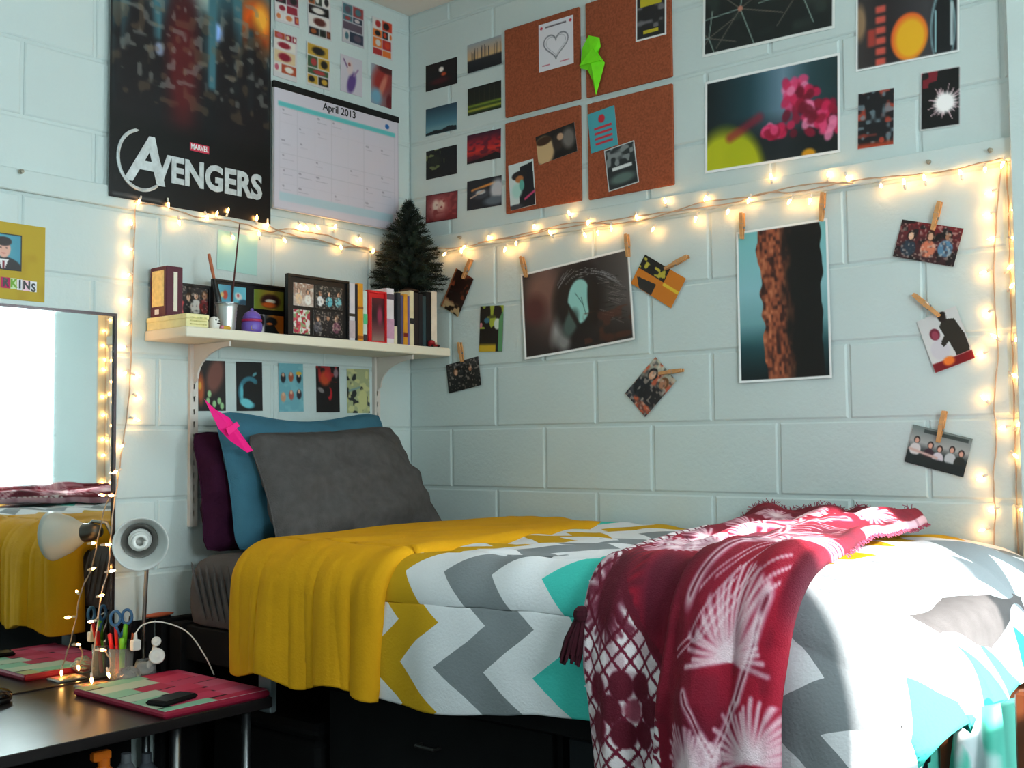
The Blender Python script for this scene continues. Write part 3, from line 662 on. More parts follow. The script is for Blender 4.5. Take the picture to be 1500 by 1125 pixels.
CPG = [([(402,-28),(438,-16),(438,41),(402,30)], collage(1,[(220,214,214),(150,40,60),(40,36,40),(210,120,70),(120,60,80)]), 'grey page of small photo cut-outs beside the film poster, upper of the two'),
 ([(401,43),(435,54),(435,122),(400,110)], collage(2,[(170,70,40),(214,190,150),(140,30,50),(190,90,110),(220,214,205)]), 'rust and cream page of small cut-outs right above the calendar corner'),
 ([(451,-15),(485,-3),(484,60),(450,50)], collage(3,[(30,28,32),(150,80,40),(220,215,210),(50,60,50),(90,40,34)]), 'dark page of cut-outs with white centre, above the yellow-striped page'),
 ([(450,61),(484,71),(483,134),(448,122)], collage(4,[(30,26,26),(190,150,50),(60,90,60),(220,214,214),(170,60,60)]), 'page of cut-outs with black blocks and a yellow stripe above the calendar'),
 ([(501,2),(534,14),(532,72),(501,60)], collage(5,[(70,110,120),(90,76,90),(200,190,190),(150,60,60),(40,50,70)],(186,184,190)), 'pale page of cut-outs with a teal strip along its top'),
 ([(499,79),(531,89),(530,143),(498,132)], p_dancer, 'pale lilac page with a purple figure sketch above the calendar'),
 ([(545,22),(576,36),(574,88),(545,80)], collage(6,[(200,60,30),(20,18,20),(220,110,40),(210,205,200),(170,40,40)]), 'orange and black page of cut-outs nearest the room corner'),
 ([(544,92),(574,103),(573,160),(543,150)], p_swirl, 'blurred red and blue abstract page above the calendar')]
for q, pf, lb in CPG: tag(slab('collage_page', 'H', q, pf, .0022, .0055), lb, 'collage', 'cut-out pages above the calendar')
def p_note(c): c.fill((172,218,211))
tag(slab('paper_note', 'H', [(318,336),(377,348),(376,404),(318,394)], p_note, .004, .0055), 'pale teal sheet of paper taped up behind the thin stick', 'paper')
# five art cards under the shelf
def p_c1(c):
    c.fill((20,14,16)); c.ell(.62,.3,.3,.36,(120,72,62),.6,.3); c.ell(.08,.55,.14,.3,(176,84,34),.8); c.ell(.06,.5,.06,.08,(220,160,50),.6)
    for x,y in ((.40,.66),(.58,.86),(.76,.80),(.86,.9),(.35,.8)): c.ell(x,y,.07,.07,(150,196,140),.5)
def p_c2(c):
    c.fill((8,12,16))
    for k in range(26): t_ = k/25*4.2; c.ell(.5+.36*math.cos(t_+1.2),.62+.28*math.sin(t_+1.2),.08,.05,(50,120,140),.6,0,.8)
    c.ell(.38,.84,.26,.09,(110,200,210),.4,.3); c.ell(.7,.25,.1,.03,(90,150,160),.6,-.6); c.ell(.2,.62,.06,.16,(90,180,195),.6)
def p_c3(c):
    c.fill((108,168,182)); c.blot(9,2,.5,(120,180,190),.2)
    for k,(x,y,q) in enumerate(((.18,.3,(30,28,34)),(.5,.28,(170,80,50)),(.82,.3,(24,22,28)),(.18,.7,(200,150,120)),(.5,.66,(170,90,80)),(.82,.64,(40,30,40)))): c.ell(x,y,.10,.10,q,.4); c.ell(x,y-.06,.05,.04,(214,170,140),.4); 
    c.ell(.82,.2,.12,.035,(206,160,40),.4)
def p_c4(c): c.fill((16,8,10)); c.ell(.38,.26,.24,.16,(190,70,30),.6); c.blot(9,4,.55,(190,40,40),.2,.8,(c.v<.35).astype(float)); c.ell(.58,.6,.10,.14,(180,24,34),.4); c.ell(.52,.56,.08,.1,(16,8,10),.3); c.ell(.2,.52,.14,.05,(130,120,120),.5,.5); c.ell(.85,.15,.1,.1,(140,110,120),.6)
def p_c5(c): c.fill((166,172,130)); c.blot(7,2,.55,(40,44,44),.08); c.blot(9,8,.6,(196,196,140),.1); c.ell(.7,.7,.2,.25,(196,196,136),.3); c.line(.1,.5,.55,.42,.03,(120,150,150))
CARD = [((290,528,330,602), p_c1, 'dark art card with brown shape and pale buds under the shelf'), ((346,530,384,602), p_c2, 'black art card with swirling blue light under the shelf'), ((408,532,444,603), p_c3, 'light blue art card with two rows of tiny figures'), ((463,536,497,604), p_c4, 'black art card with red and orange marks under the shelf'), ((508,540,541,605), p_c5, 'olive patterned art card under the shelf next to the right standard')]
for (x0,y0,x1,y1), pf, lb in CARD: tag(slab('art_card','H',[(x0,y0),(x1,y0+1),(x1,y1),(x0,y1)],pf,.0022,.0055), lb, 'art card', 'art cards in a row under the shelf')

# ================================================================== PRINTS ON THE RIGHT (LONG) WALL
def p_s1(c): c.fill((12,8,10)); c.ell(.5,.30,.08,.10,(255,245,235),.6); c.ell(.58,.5,.08,.07,(190,70,30),.8); c.ell(.45,.72,.3,.12,(70,14,22),.9)
def p_s2(c): c.fill((40,76,92)); c.vg((0,(36,64,80)),(.6,(74,122,140)),(.78,(110,150,160)),(1,(90,130,140))); c.poly([(0,.92),(.3,.84),(.5,.88),(.75,.78),(1,.84),(1,1),(0,1)],(16,22,28))
def p_s3(c): c.fill((10,12,12)); c.blot(8,3,.62,(120,130,80),.1,.9,((c.u<.6)*(c.v<.7)).astype(float)); c.ell(.3,.4,.2,.2,(50,60,34),.9,0,.5)
def p_s4(c): c.fill((120,40,44)); c.ell(.4,.5,.32,.36,(190,110,104),.8); c.ell(.32,.42,.1,.2,(236,208,190),.7); c.ell(.5,.42,.10,.16,(226,190,170),.7); c.blot(8,5,.6,(150,60,60),.2); c.border(.02,(60,16,22))
def p_s5(c):
    c.vg((0,(150,160,170)),(.35,(190,160,130)),(.55,(206,170,120)),(.62,(30,32,38)),(1,(18,22,28))); r = np.random.RandomState(2)
    for k in range(22): x = r.rand(); c.line(x,.15+.3*r.rand()*(1-x*.6),x,.62,.012,(40,40,44),.9)
def p_s6(c):
    c.fill((14,16,12)); c.vg((0,(14,18,14)),(.6,(26,30,18)),(.68,(120,140,40)),(.76,(40,60,20)),(.84,(170,170,60)),(.92,(30,50,16)),(1,(14,20,10)))
    for x in (.2,.35,.5,.66,.8): c.line(x,.1,x,.62,.02,(64,58,40),.6)
def p_s7(c): c.vg((0,(40,16,40)),(.3,(150,24,40)),(.6,(206,44,34)),(.85,(90,16,24)),(1,(14,8,10))); c.blot(8,4,.5,(70,14,40),.2,.7,None,.6,1.6); c.poly([(0,.95),(.4,.88),(.7,.8),(.85,.74),(1,.86),(1,1),(0,1)],(10,6,8))
def p_s8(c): c.fill((24,26,32)); c.line(.15,.35,.8,.2,.05,(220,140,60)); c.ell(.4,.5,.26,.18,(60,62,70),.5); c.ell(.4,.45,.14,.07,(190,190,190),.4); c.ell(.88,.45,.2,.35,(190,190,196),.6); c.ell(.8,.8,.3,.15,(90,100,110),.6); c.line(.1,.6,.5,.4,.03,(200,170,150))
SM = [([(624,97),(670,83),(670,122),(624,135)],p_s1,'black snapshot of a small white moon glow'),([(624,161),(670,149),(669,190),(624,200)],p_s2,'blue dusk snapshot over dark hills'),([(624,222),(670,212),(669,254),(625,264)],p_s3,'near-black snapshot with olive leaves'),([(624,287),(670,279),(671,320),(624,327)],p_s4,'dull red snapshot with a pale heart shape beside the little tree'),
 ([(684,67),(735,51),(735,93),(686,108)],p_s5,'snapshot of bare trees against a pale sky'),([(685,131),(735,117),(734,158),(686,170)],p_s6,'dark green snapshot of sunlit grass under trees'),([(684,200),(734,187),(734,232),(685,240)],p_s7,'red sunset snapshot next to the cork boards'),([(684,266),(735,257),(735,300),(685,309)],p_s8,'snapshot of an orange streak and grey shapes')]
for q, pf, lb in SM: tag(slab('snapshot','L',q,pf,.0022,.0055), lb, 'photo', 'snapshots in two columns by the room corner')
# cork boards
def cork(q, lb):
    P = [wall_pt('L',*c,.004) for c in q]; x0 = (P[0].x+P[3].x)/2; x1 = (P[1].x+P[2].x)/2; z1 = (P[0].z+P[1].z)/2; z0 = (P[2].z+P[3].z)/2
    return tag(obj('cork_board', MB().box((x0,-.013,z0),(x1,-.003,z1),.002), CORK, loc=((x0+x1)/2,-.004,z0)), lb, 'cork board', 'cork tiles in a square of four')
cork([(742,45),(850,11),(852,147),(742,172)], 'brown cork tile with the heart sheet pinned on it')
cork([(859,7),(984,-33),(986,115),(862,142)], 'brown cork tile with the green folded paper and band flyer')
cork([(743,180),(852,156),(853,295),(743,313)], 'brown cork tile holding the dog photo')
cork([(862,152),(985,125),(990,271),(865,293)], 'brown cork tile holding the teal card and dark flyer')
def p_heart(c):
    c.fill((226,224,232)); t_ = np.linspace(0,2*PI,60); hx = .5+.022*16*np.sin(t_)**3; hy = .50-.018*(13*np.cos(t_)-5*np.cos(2*t_)-2*np.cos(3*t_)-np.cos(4*t_))
    for k in range(59): c.line(hx[k],hy[k],hx[k+1],hy[k+1],.016,(120,122,132))
    for k in range(59): c.line(.5+(hx[k]-.5)*.8,.5+(hy[k]-.5)*.8,.5+(hx[k+1]-.5)*.8,.5+(hy[k+1]-.5)*.8,.006,(160,160,170))
    c.rect(.2,.08,.8,.11,(90,80,90)); c.ell(.08,.09,.04,.03,(190,40,60),.4); c.ell(.92,.09,.04,.03,(190,40,60),.4); c.rect(.1,.88,.32,.90,(190,80,100)); c.rect(.62,.88,.88,.90,(190,80,100))
def p_band(c): c.fill((34,34,36)); c.rect(.15,.25,.85,.42,(196,180,40)); c.blot(8,3,.5,(130,126,130),.2,.8,((c.v>.42)*(c.v<.82)).astype(float)); c.rect(.25,.84,.75,.90,(196,180,40)); c.border(.03,(226,226,226))
def p_keep(c):
    c.fill((70,160,172)); c.ell(.5,.22,.12,.10,(196,40,54),.3); c.rect(.42,.12,.58,.2,(196,40,54))
    for k in range(4): c.rect(.2,.40+.13*k,.85,.46+.13*k,(200,44,58))
def p_fly(c): c.fill((40,44,46)); c.blot(8,6,.55,(150,156,156),.15,.8,(c.v<.5).astype(float)); c.rect(.2,.48,.85,.56,(220,222,222)); c.ell(.5,.78,.4,.12,(90,110,104),.6); c.border(.02,(200,204,204))
def p_couple(c): c.fill((26,22,20)); c.ell(.18,.6,.26,.5,(200,168,124),.3); c.ell(.2,.25,.2,.14,(60,36,20),.3); c.ell(.55,.45,.14,.3,(50,40,36),.4); c.ell(.82,.45,.16,.34,(110,104,100),.6); c.ell(.62,.3,.08,.12,(190,150,120),.4)
def p_dog(c): c.fill((206,218,218)); c.poly([(.45,.1),(.95,.05),(1,1),(.35,1),(.4,.6)],(22,24,30)); c.ell(.42,.28,.3,.10,(30,28,30),.2); c.ell(.42,.36,.16,.08,(180,110,60),.4); c.ell(.3,.6,.2,.16,(170,214,206),.5); c.ell(.5,.5,.1,.12,(90,170,160),.4); c.line(.6,.82,.98,.7,.03,(206,60,110)); c.ell(.2,.95,.3,.06,(60,60,64),.5)
PIN = [([(790,37),(839,22),(841,92),(789,107)],p_heart,'heart_sheet','white sheet with a grey drawn heart pinned to cork','paper'),([(930,-22),(974,-32),(978,48),(933,63)],p_band,'flyer','black and yellow flyer with white edge pinned to cork','flyer'),([(863,165),(902,156),(903,210),(864,228)],p_keep,'slogan_card','teal card with red crown and four red lines','card'),
 ([(885,222),(929,204),(936,268),(892,280)],p_fly,'flyer','dark grey flyer pinned over the corner of the teal card','flyer'),([(784,200),(842,180),(845,220),(790,243)],p_couple,'snapshot','tilted snapshot of two people pinned above the dog photo','photo'),([(746,243),(782,232),(784,300),(747,309)],p_dog,'snapshot','snapshot of a black dog with pink collar','photo')]
for i,(q,pf,nm,lb,ct) in enumerate(PIN): tag(slab(nm,'L',q,pf,.0020,.0135+(.0016 if i == 3 else 0),thick=.0009), lb, ct)
# large prints
def p_web(c):
    c.fill((20,28,28)); c.blot(6,2,.55,(36,46,44),.3)
    for (cx,cy,L_) in ((.30,.55,.45),(.75,.50,.40),(.05,.80,.3)):
        for k in range(7): an = .35+k*PI*2/7; c.line(cx,cy,cx+L_*math.cos(an)/c.a*1.2,cy+L_*math.sin(an),.008,(150,172,164) if k % 2 else (110,100,92),.8)
    c.ell(.30,.55,.02,.03,(180,120,100),.5); c.border(.025,(226,230,228))
def p_flower(c):
    c.hg((0,(14,24,28)),(.35,(30,66,76)),(.6,(110,140,160)),(.8,(40,70,76)),(1,(24,50,54))); c.mix(np.clip((c.v-.45)/.3,0,1)*.85,(16,18,20)); c.ell(.12,.95,.20,.38,(186,190,20),.5,.2); c.ell(.30,.95,.14,.34,(178,184,16),.5,-.3); c.line(.2,.66,.42,.50,.06,(150,30,50),.7)
    r = np.random.RandomState(4)
    for k in range(120):
        t_ = r.rand(); x = .66+.3*t_+r.normal(0,.05) if r.rand() < .55 else .45+.35*r.rand(); y = (.25+.45*t_+r.normal(0,.06)) if x > .62 else .62+.3*r.rand()*(x-.2)
        q = [(206,30,80),(226,70,120),(150,14,50),(236,130,170),(110,10,36)][r.randint(5)]; c.ell(x,y,.028+.02*r.rand(),.045,q,.5,r.rand()*3,.85)
    c.ell(.78,.97,.05,.06,(214,150,20),.5); c.border(.022,(238,240,240))
def p_bokeh(c):
    c.hg((0,(60,54,54)),(.3,(34,30,34)),(.7,(60,58,62)),(1,(20,22,26)))
    for k in range(6): c.rect(.20,.30+.12*k,.30,.38+.12*k,(206,84,70),.03)
    c.rect(.12,.55,.2,.75,(170,60,50),.04); c.ell(.53,.72,.18,.27,(232,96,40),.12); c.ell(.54,.74,.15,.23,(240,180,30),.4); c.ell(.85,.70,.12,.42,(120,150,156),.12); c.ell(.85,.72,.10,.40,(16,20,24),.15); c.line(.78,.5,.78,.95,.012,(150,190,196)); c.line(.93,.45,.93,.9,.02,(190,206,210)); c.ell(.04,.45,.06,.2,(150,120,90),.6); c.border(.022,(230,234,234))
def p_red(c): c.fill((26,24,28)); c.blot(7,3,.58,(180,66,48),.2,.9); c.blot(9,5,.62,(120,140,150),.2,.8); c.mix(np.clip((c.v-.88)/.08,0,1)*.8,(200,70,34)); c.border(.01,(200,204,204))
def p_fire(c):
    c.fill((14,12,14)); r = np.random.RandomState(3)
    for k in range(60): an = r.rand()*2*PI; L_ = .12+.2*r.rand(); c.line(.62,.58,.62+L_*math.cos(an)/c.a,.58+L_*math.sin(an),.010,(214,180,186),.8)
    c.ell(.62,.58,.26,.17,(255,250,250),.5); c.blot(10,4,.62,(150,30,46),.1,.8,(c.v<.28).astype(float)); c.border(.015,(214,220,220))
BIG = [([(1030,-45),(1222,-98),(1225,40),(1030,85)],p_web,.003,'dark print of pale crossing spines, above the flower print','print'),([(1032,120),(1229,78),(1233,222),(1034,255)],p_flower,.0028,'print of pink flowers with yellow leaves against teal','print'),([(1252,-20),(1404,-58),(1407,75),(1256,105)],p_bokeh,.003,'print with a glowing orange disc and dark bottle','print'),([(1256,138),(1310,128),(1310,212),(1257,219)],p_red,.0024,'small dark print with red and grey light spots','print'),([(1347,107),(1406,96),(1408,183),(1350,192)],p_fire,.0024,'small black print of a white firework burst','print')]
for q,pf,cl,lb,ct in BIG: tag(slab('photo_print','L',q,pf,cl,.0055), lb, ct)
# prints and snapshots hung with clothes pegs
def p_eye(c):
    c.hg((0,(40,32,34)),(.25,(104,78,74)),(.45,(36,28,30)),(.75,(50,46,46)),(1,(92,86,84))); c.mix(np.clip((c.v-.55)/.4,0,1)*.75,(14,10,12)); c.ell(.20,.25,.14,.2,(120,84,74),.9); c.ell(.34,.68,.06,.22,(150,150,150),.9,.5); c.ell(.36,.86,.06,.12,(130,130,130),.9); c.ell(.12,.45,.1,.16,(76,34,36),.9); c.ell(.52,.44,.22,.40,(12,8,10),.4,.2); c.ell(.53,.46,.105,.25,(150,206,200),.12,.15); c.ell(.44,.68,.06,.16,(70,90,86),.5,.5); c.line(.42,.48,.52,.76,.03,(14,10,10)); c.line(.55,.42,.58,.62,.006,(70,110,108)); c.line(.50,.36,.56,.50,.006,(70,110,108)); c.ell(.655,.48,.05,.26,(16,10,10),.3,.0)
    r = np.random.RandomState(1)
    for k in range(46): t_ = r.rand(); x = .34+.45*t_; y = .20-.10*math.sin(t_*3)+.10*r.rand(); c.line(x,y,x+.07+.06*t_,y-.12+.25*t_,.004,(140,140,144) if k % 3 else (20,16,16),.7)
    for k in range(36): y = .25+.5*r.rand(); x = .70+.16*r.rand(); c.line(x,y,x+.10,y+.08*r.rand(),.004,(120,112,110) if k % 2 else (24,18,18),.7)
    c.blot(10,4,.58,(90,40,26),.2,.6,((c.v>.6)*(c.u>.55)).astype(float)); c.border(.022,(236,238,238))
def p_tree(c):
    c.vg((0,(120,190,192)),(.4,(140,190,198)),(.62,(110,160,166)),(.78,(30,70,76)),(1,(10,18,20))); e0 = .22+.08*c.v+.05*(c.noise(12,8)-.5); e1 = .93+.05*(c.noise(10,9)-.5); n_ = .55*c.noise(46,3,1.3,.8)+.45*c.noise(20,4,1.8,.6)+.06; n2 = c.noise(14,5,1.8,.5)
    m = np.clip((c.u-e0)/.012,0,1)*np.clip((e1-c.u)/.012,0,1); base = np.stack([np.interp(n_,[0,.4,.6,1],[26,70,140,206]),np.interp(n_,[0,.4,.6,1],[14,34,72,124]),np.interp(n_,[0,.4,.6,1],[10,26,46,84])],-1)/255.
    sh = np.clip((.62+.10*(n2-.5)-c.u)/.16,0,1)[...,None]; base = base*sh+np.array((18,12,10))/255.*(1-sh); c.c = c.c*(1-m[...,None])+base*m[...,None]; c.border(.012,(236,240,240))
def p_A(c): c.fill((34,16,14)); c.blot(7,3,.55,(120,56,36),.2); c.mix(np.clip((c.v-.72)/.1,0,1)*.9,(206,176,130)); c.blot(9,8,.6,(30,18,14),.1); c.line(.03,0,.03,1,.03,(150,90,60))
def p_B(c):
    c.fill((18,18,16)); c.blot(6,5,.55,(176,190,60),.1,.9,(c.v<.5).astype(float)); c.ell(.75,.4,.14,.12,(206,220,210),.3); c.ell(.3,.32,.12,.06,(60,110,130),.4); c.mix(np.clip((c.v-.8)/.08,0,1)*(c.u<.7),(206,170,40)); c.poly([(.82,.3),(1,.1),(1,1),(.82,1)],(90,150,100)); c.ell(.05,.42,.06,.06,(200,120,130),.3)
def p_D(c): c.fill((206,120,26)); c.poly([(0,0),(.62,0),(.62,.45),(0,.45)],(20,18,16)); c.blot(8,2,.55,(206,190,60),.08,.9,((c.u<.6)*(c.v<.42)).astype(float)); c.rect(.62,.45,1,.55,(226,190,50)); c.poly([(.05,.7),(.5,.62),(.5,1),(.2,1)],(40,36,34))
HANG = [([(764,400),(924,364),(931,496),(771,529)],p_eye,.0026,.012,'photo_print','large print of a teal animal eye and fur, pegged to the strip','print'),([(1076,340),(1210,321),(1223,552),(1088,562)],p_tree,.0024,.008,'photo_print','tall print of a rough brown tree trunk, pegged to the strip','print'),
 ([(667,393),(695,408),(671,465),(648,448)],p_A,.0018,.003,'snapshot','tilted dark brown snapshot pegged up next to the little tree','photo'),([(703,449),(737,447),(737,515),(703,515)],p_B,.0018,0,'snapshot','upright yellow and black snapshot stuck up without a peg','photo'),([(655,536),(697,522),(710,564),(657,575)],gen_people(3,((60,60,62),(20,18,18),(12,10,10)),2,[(30,28,30),(20,14,14)]),.0018,.003,'snapshot','dark snapshot pegged up just past the shelf end','photo'),
 ([(946,374),(1004,407),(985,453),(924,414)],p_D,.0018,.003,'snapshot','orange snapshot tilted beside the eye print','photo'),([(962,524),(990,557),(947,612),(915,575)],gen_people(6,((190,190,170),(40,40,48),(190,90,60)),2,[(26,28,32),(30,28,32)]),.0018,.003,'snapshot','steeply tilted snapshot of smiling people under the orange one','photo'),
 ([(1322,323),(1410,333),(1399,393),(1309,374)],gen_people(8,((120,30,34),(60,34,36),(30,20,22)),3,[(44,56,70),(210,120,90),(90,130,160)]),.0018,.003,'snapshot','snapshot of three people with red edge, topmost by the hanging lights','photo'),([(1343,470),(1398,450),(1431,522),(1371,548)],None,.0018,.003,'snapshot','snapshot of a dark standing figure over a red strip','photo'),
 ([(1341,622),(1424,643),(1413,699),(1323,676)],None,.0018,.003,'snapshot','snapshot of a group around a dark table, lowest of the pegged ones','photo')]
def p_G(c): c.fill((206,206,206)); c.person(.30,.35,.3,(110,30,50),(200,196,204),(150,60,80)); c.poly([(.46,.24),(.62,.14),(.86,.20),(.98,.55),(.96,.84),(.62,.84),(.56,.55),(.40,.62),(.36,.54),(.50,.42)],(48,40,32)); c.ell(.60,.10,.10,.09,(40,28,24),.3); c.ell(.60,.05,.11,.05,(26,20,18),.3); c.rect(0,.84,1,1,(120,16,22)); c.ell(.4,.88,.14,.08,(236,120,40),.5)
def p_Hh(c):
    c.vg((0,(110,122,120)),(.4,(170,170,168)),(.62,(44,54,54)),(1,(26,34,34))); c.rect(.2,.05,.95,.14,(60,70,68))
    for k,(x,y) in enumerate(((.12,.36),(.36,.42),(.52,.46),(.72,.40),(.88,.44))): c.person(x,y,.26,(24,18,18),[(214,206,206),(60,40,50),(210,200,210),(190,194,196),(40,44,40)][k],(216,160,140))
    c.mix(np.clip((c.v-.72)/.05,0,1),(30,38,38)); c.line(.03,.62,.5,.70,.04,(206,170,160))
for i,(q,pf,cl,crl,nm,lb,ct) in enumerate(HANG):
    pf = pf or (p_G if i == 8 else p_Hh); tag(slab(nm,'L',q,pf,cl,.008,thick=.0009,curl=crl), lb, ct)
# clothes pegs
def peg(px0, px1, lb):
    a = wall_pt('L',*px0,.016); b = wall_pt('L',*px1,.014); d = (b-a); L_ = max(.068, min(.085, d.length)); d.normalize(); a = b-d*L_
    side = d.cross(N_L).normalized(); t_ = thing('clothes_peg', lb, 'clothes peg', tuple(a), 'wooden clothes pegs on the long wall')
    for s_ in (0,1):
        mb = MB(); o_ = a+N_L*(.004 if s_ else -.005)
        prof = [(0,.0045),(.25,.0055),(.5,.006),(.62,.0045),(1,.004)]; v = []; 
        for k,(tt,wd) in enumerate(prof):
            c_ = o_+d*L_*tt+N_L*((.0025 if s_ else -.0015)*(1-tt)); 
            for e1,e2 in ((-1,-1),(1,-1),(1,1),(-1,1)): v.append(c_+side*wd*e1+N_L*.0022*e2)
        f = [(3,2,1,0),(16,17,18,19)]+[(r*4+k,r*4+(k+1)%4,r*4+4+(k+1)%4,r*4+4+k) for r in range(4) for k in range(4)]
        mb.add(v,f); obj('jaw', mb, WOODP, t_)
    c_ = a+d*L_*.58; obj('spring', MB().tube([c_-side*.0075+N_L*.0, c_+side*.0075], .0032, 8).tube([c_-side*.006+N_L*.003, c_-side*.006+N_L*.0075-d*.012, c_+side*.006+N_L*.0075-d*.012, c_+side*.006+N_L*.003], .0008, 5), METAL, t_)
PEGS = [((690,380),(678,408),'brown snapshot beside the little tree'),((764,376),(771,406),'left corner of the eye print'),((918,343),(920,376),'right corner of the eye print'),((673,503),(677,530),'dark snapshot past the shelf end'),((1010,374),(974,394),'orange snapshot'),((1000,542),(966,547),'steeply tilted snapshot'),((1087,312),(1087,350),'left corner of the tree trunk print'),((1206,282),(1203,324),'right corner of the tree trunk print'),((1377,295),(1366,337),'snapshot of three people'),((1337,430),(1376,463),'snapshot of the dark standing figure'),((1384,602),(1374,648),'group snapshot under the others')]
for a,b,l in PEGS: peg(a,b,'wooden clothes peg holding the '+l)
# tack pins in the strip
def tack(wall, px, py, lb):
    c = wall_pt(wall,px,py,.015); t_ = MB().lathe([(.0012,0),(.0012,.004),(.006,.005),(.006,.0075),(.0035,.009),(.0045,.016),(.0,.017)],10,c,AX[wall][1])
    tag(obj('push_pin', t_, mat('pin_grey',(150,146,130),.4,.3), loc=c), lb, 'push pin', 'pins in the painted strips')
tack('L',1362,238,'dull push pin in the strip above the three-people snapshot'); tack('L',1452,221,'dull push pin in the strip near the pier'); tack('L',676,348,'dull push pin in the strip by the little tree'); tack('H',29,252,'dull push pin in the strip above the mustard poster')
#NEXT
# ================================================================== WALL SHELF AND WHAT STANDS ON IT
SZT, SZB, SD = 1.695, 1.667, .212
sh = thing('wall_shelf', 'cream wall shelf on two slotted standards above the pillows', 'shelf', (.0,-.54,SZB))
obj('board', MB().box((.006,-1.062,SZB),(SD,-.018,SZT),.003), CREAM, sh)
STD = mat('standard_paint', (214,206,198), .45, var=.03)
for yb in (-.904,-.176):
    sm = MB(); sm.box((.004,yb-.013,1.135),(.0055,yb+.013,SZB))
    for s_ in (-1,1):
        sm.box((.0055,yb+s_*.013,1.135),(.0155,yb+s_*.0115,SZB)); sm.box((.0155,yb+s_*.013,1.135),(.017,yb+s_*.003,SZB))
    zc = [1.135]+[q for k in range(13) for q in (1.165+.037*k, 1.181+.037*k)]+[SZB]
    for z0_, z1_ in zip(zc[0::2], zc[1::2]): sm.box((.0155,yb-.003,z0_),(.017,yb+.003,z1_))
    obj('standard', sm, STD, sh)
    pr = [(.017,SZB-.002),(.19,SZB-.002),(.19,SZB-.016)]+[(.19-.155*math.sin(t_),SZB-.016-.085*(1-math.cos(t_))) for t_ in np.linspace(.1,PI/2,9)]+[(.017,SZB-.115)]
    obj('bracket', MB().prism([(a,b) for a,b in pr], .006, (0,yb+.003,0), (1,0,0), (0,0,1)), STD, sh)
def on_shelf(px, x, py=470): return float(HW(px,py,x)[1])
# low cream box
bx = thing('cream_box', 'low cream box with printed rows at the end of the shelf', 'box', (.1,-1.0,SZT))
ya, yb = -1.058, on_shelf(304,.20)
obj('box_body', MB().box((.012,ya,SZT),(.205,yb,SZT+.022),.002), CREAMBOX, bx)
obj('lid', MB().box((.010,ya-.001,SZT+.022),(.207,yb+.001,SZT+.036),.002), CREAMBOX, bx)
for k in range(3): obj('printed_row', MB().box((.207,ya+.012,SZT+.006+.009*k),(.2078,yb-.008,SZT+.0095+.009*k)), mat('print_olive',(206,196,130),.7,var=.3,scale=120), bx)
ZB = SZT+.036
# plum display box
pb = thing('display_box', 'plum display box with yellow printed panel on the shelf end', 'box', (.05,-1.03,ZB))
PLUM = mat('plum_card', (84,26,44), .5, var=.1); REDC = mat('red_card', (150,30,34), .5, var=.1)
x0,x1,y0,y1,zt = .022,.100,-1.052,-1.000,ZB+.143
obj('box_body', MB().box((x0,y0,ZB),(x1,y1,zt),.002), PLUM, pb)
obj('side_panel', MB().box((x0+.002,y0-.002,ZB+.002),(x1-.002,y0+.001,zt-.002)), PLUM, pb)
obj('yellow_panel', MB().box((x0+.010,y0-.003,ZB+.030),(x1-.010,y0-.0018,zt-.012)), mat('panel_yellow',(232,208,140),.6,var=.12,scale=90), pb)
obj('seal', MB().box((x0+.024,y0-.003,ZB+.008),(x0+.044,y0-.0018,ZB+.022)), PAPER, pb)
obj('cream_strip', MB().box((x1-.0005,y0+.022,ZB+.016),(x1+.0015,y0+.034,zt-.016)), CREAM, pb)
# frames
def frame(name, lb, x, pxa, pxb, za, zb, photos, lean=.0, fcol=BLACK, bar=.008):
    ya_, yb_ = on_shelf(pxa,x), on_shelf(pxb,x); t_ = thing(name, lb, 'photo frame', (x,(ya_+yb_)/2,za))
    obj('back_panel', MB().box((x-.012,ya_,za),(x-.003,yb_,zb),.001), fcol, t_)
    mb = MB()
    mb.box((x-.004,ya_,za),(x+.004,ya_+bar,zb)); mb.box((x-.004,yb_-bar,za),(x+.004,yb_,zb)); mb.box((x-.004,ya_+bar,za),(x+.004,yb_-bar,za+bar)); mb.box((x-.004,ya_+bar,zb-bar),(x+.004,yb_-bar,zb))
    obj('moulding', mb, fcol, t_)
    for (u0,v0,u1,v1,pf) in photos:
        Y0,Y1 = ya_+(yb_-ya_)*u0, ya_+(yb_-ya_)*u1; Z1,Z0 = zb-(zb-za)*v0, zb-(zb-za)*v1
        place('photo', Vector((x-.0028,(Y0+Y1)/2,(Z0+Z1)/2)), R_H, N_H, Y1-Y0, Z1-Z0, 0, pf, .0018, parent=t_)
    obj('easel_leg', MB().box((x-.030,(ya_+yb_)/2-.012,za),(x-.012,(ya_+yb_)/2+.012,za+.004)), fcol, t_)
    return t_
frame('framed_photo','black frame with a dark photo of a dressed-up group, standing on the cream box',.060,252,308,ZB,ZB+.105,[(.06,.06,.96,.96,gen_people(4,((34,26,26),(16,14,16),(90,80,76)),4,[(190,60,60),(20,20,24),(210,206,200),(120,20,24)]))])
def p_fl1(c): c.hg((0,(100,176,196)),(1,(70,140,170))); c.ell(.55,.55,.2,.24,(190,70,50),.5); c.ell(.3,.55,.14,.14,(220,190,120),.5)
def p_fl2(c): c.hg((0,(90,170,190)),(1,(110,190,204))); c.ell(.4,.55,.3,.2,(214,206,200),.5,.5); c.ell(.35,.5,.1,.1,(190,90,90),.5); c.ell(.8,.9,.4,.2,(40,70,90),.5)
def p_bird(c): c.hg((0,(110,130,40)),(.5,(150,120,40)),(1,(120,120,34))); c.ell(.55,.55,.32,.36,(50,20,18),.4); c.ell(.55,.55,.18,.1,(226,220,200),.4); c.ell(.5,.75,.24,.14,(200,90,34),.5)
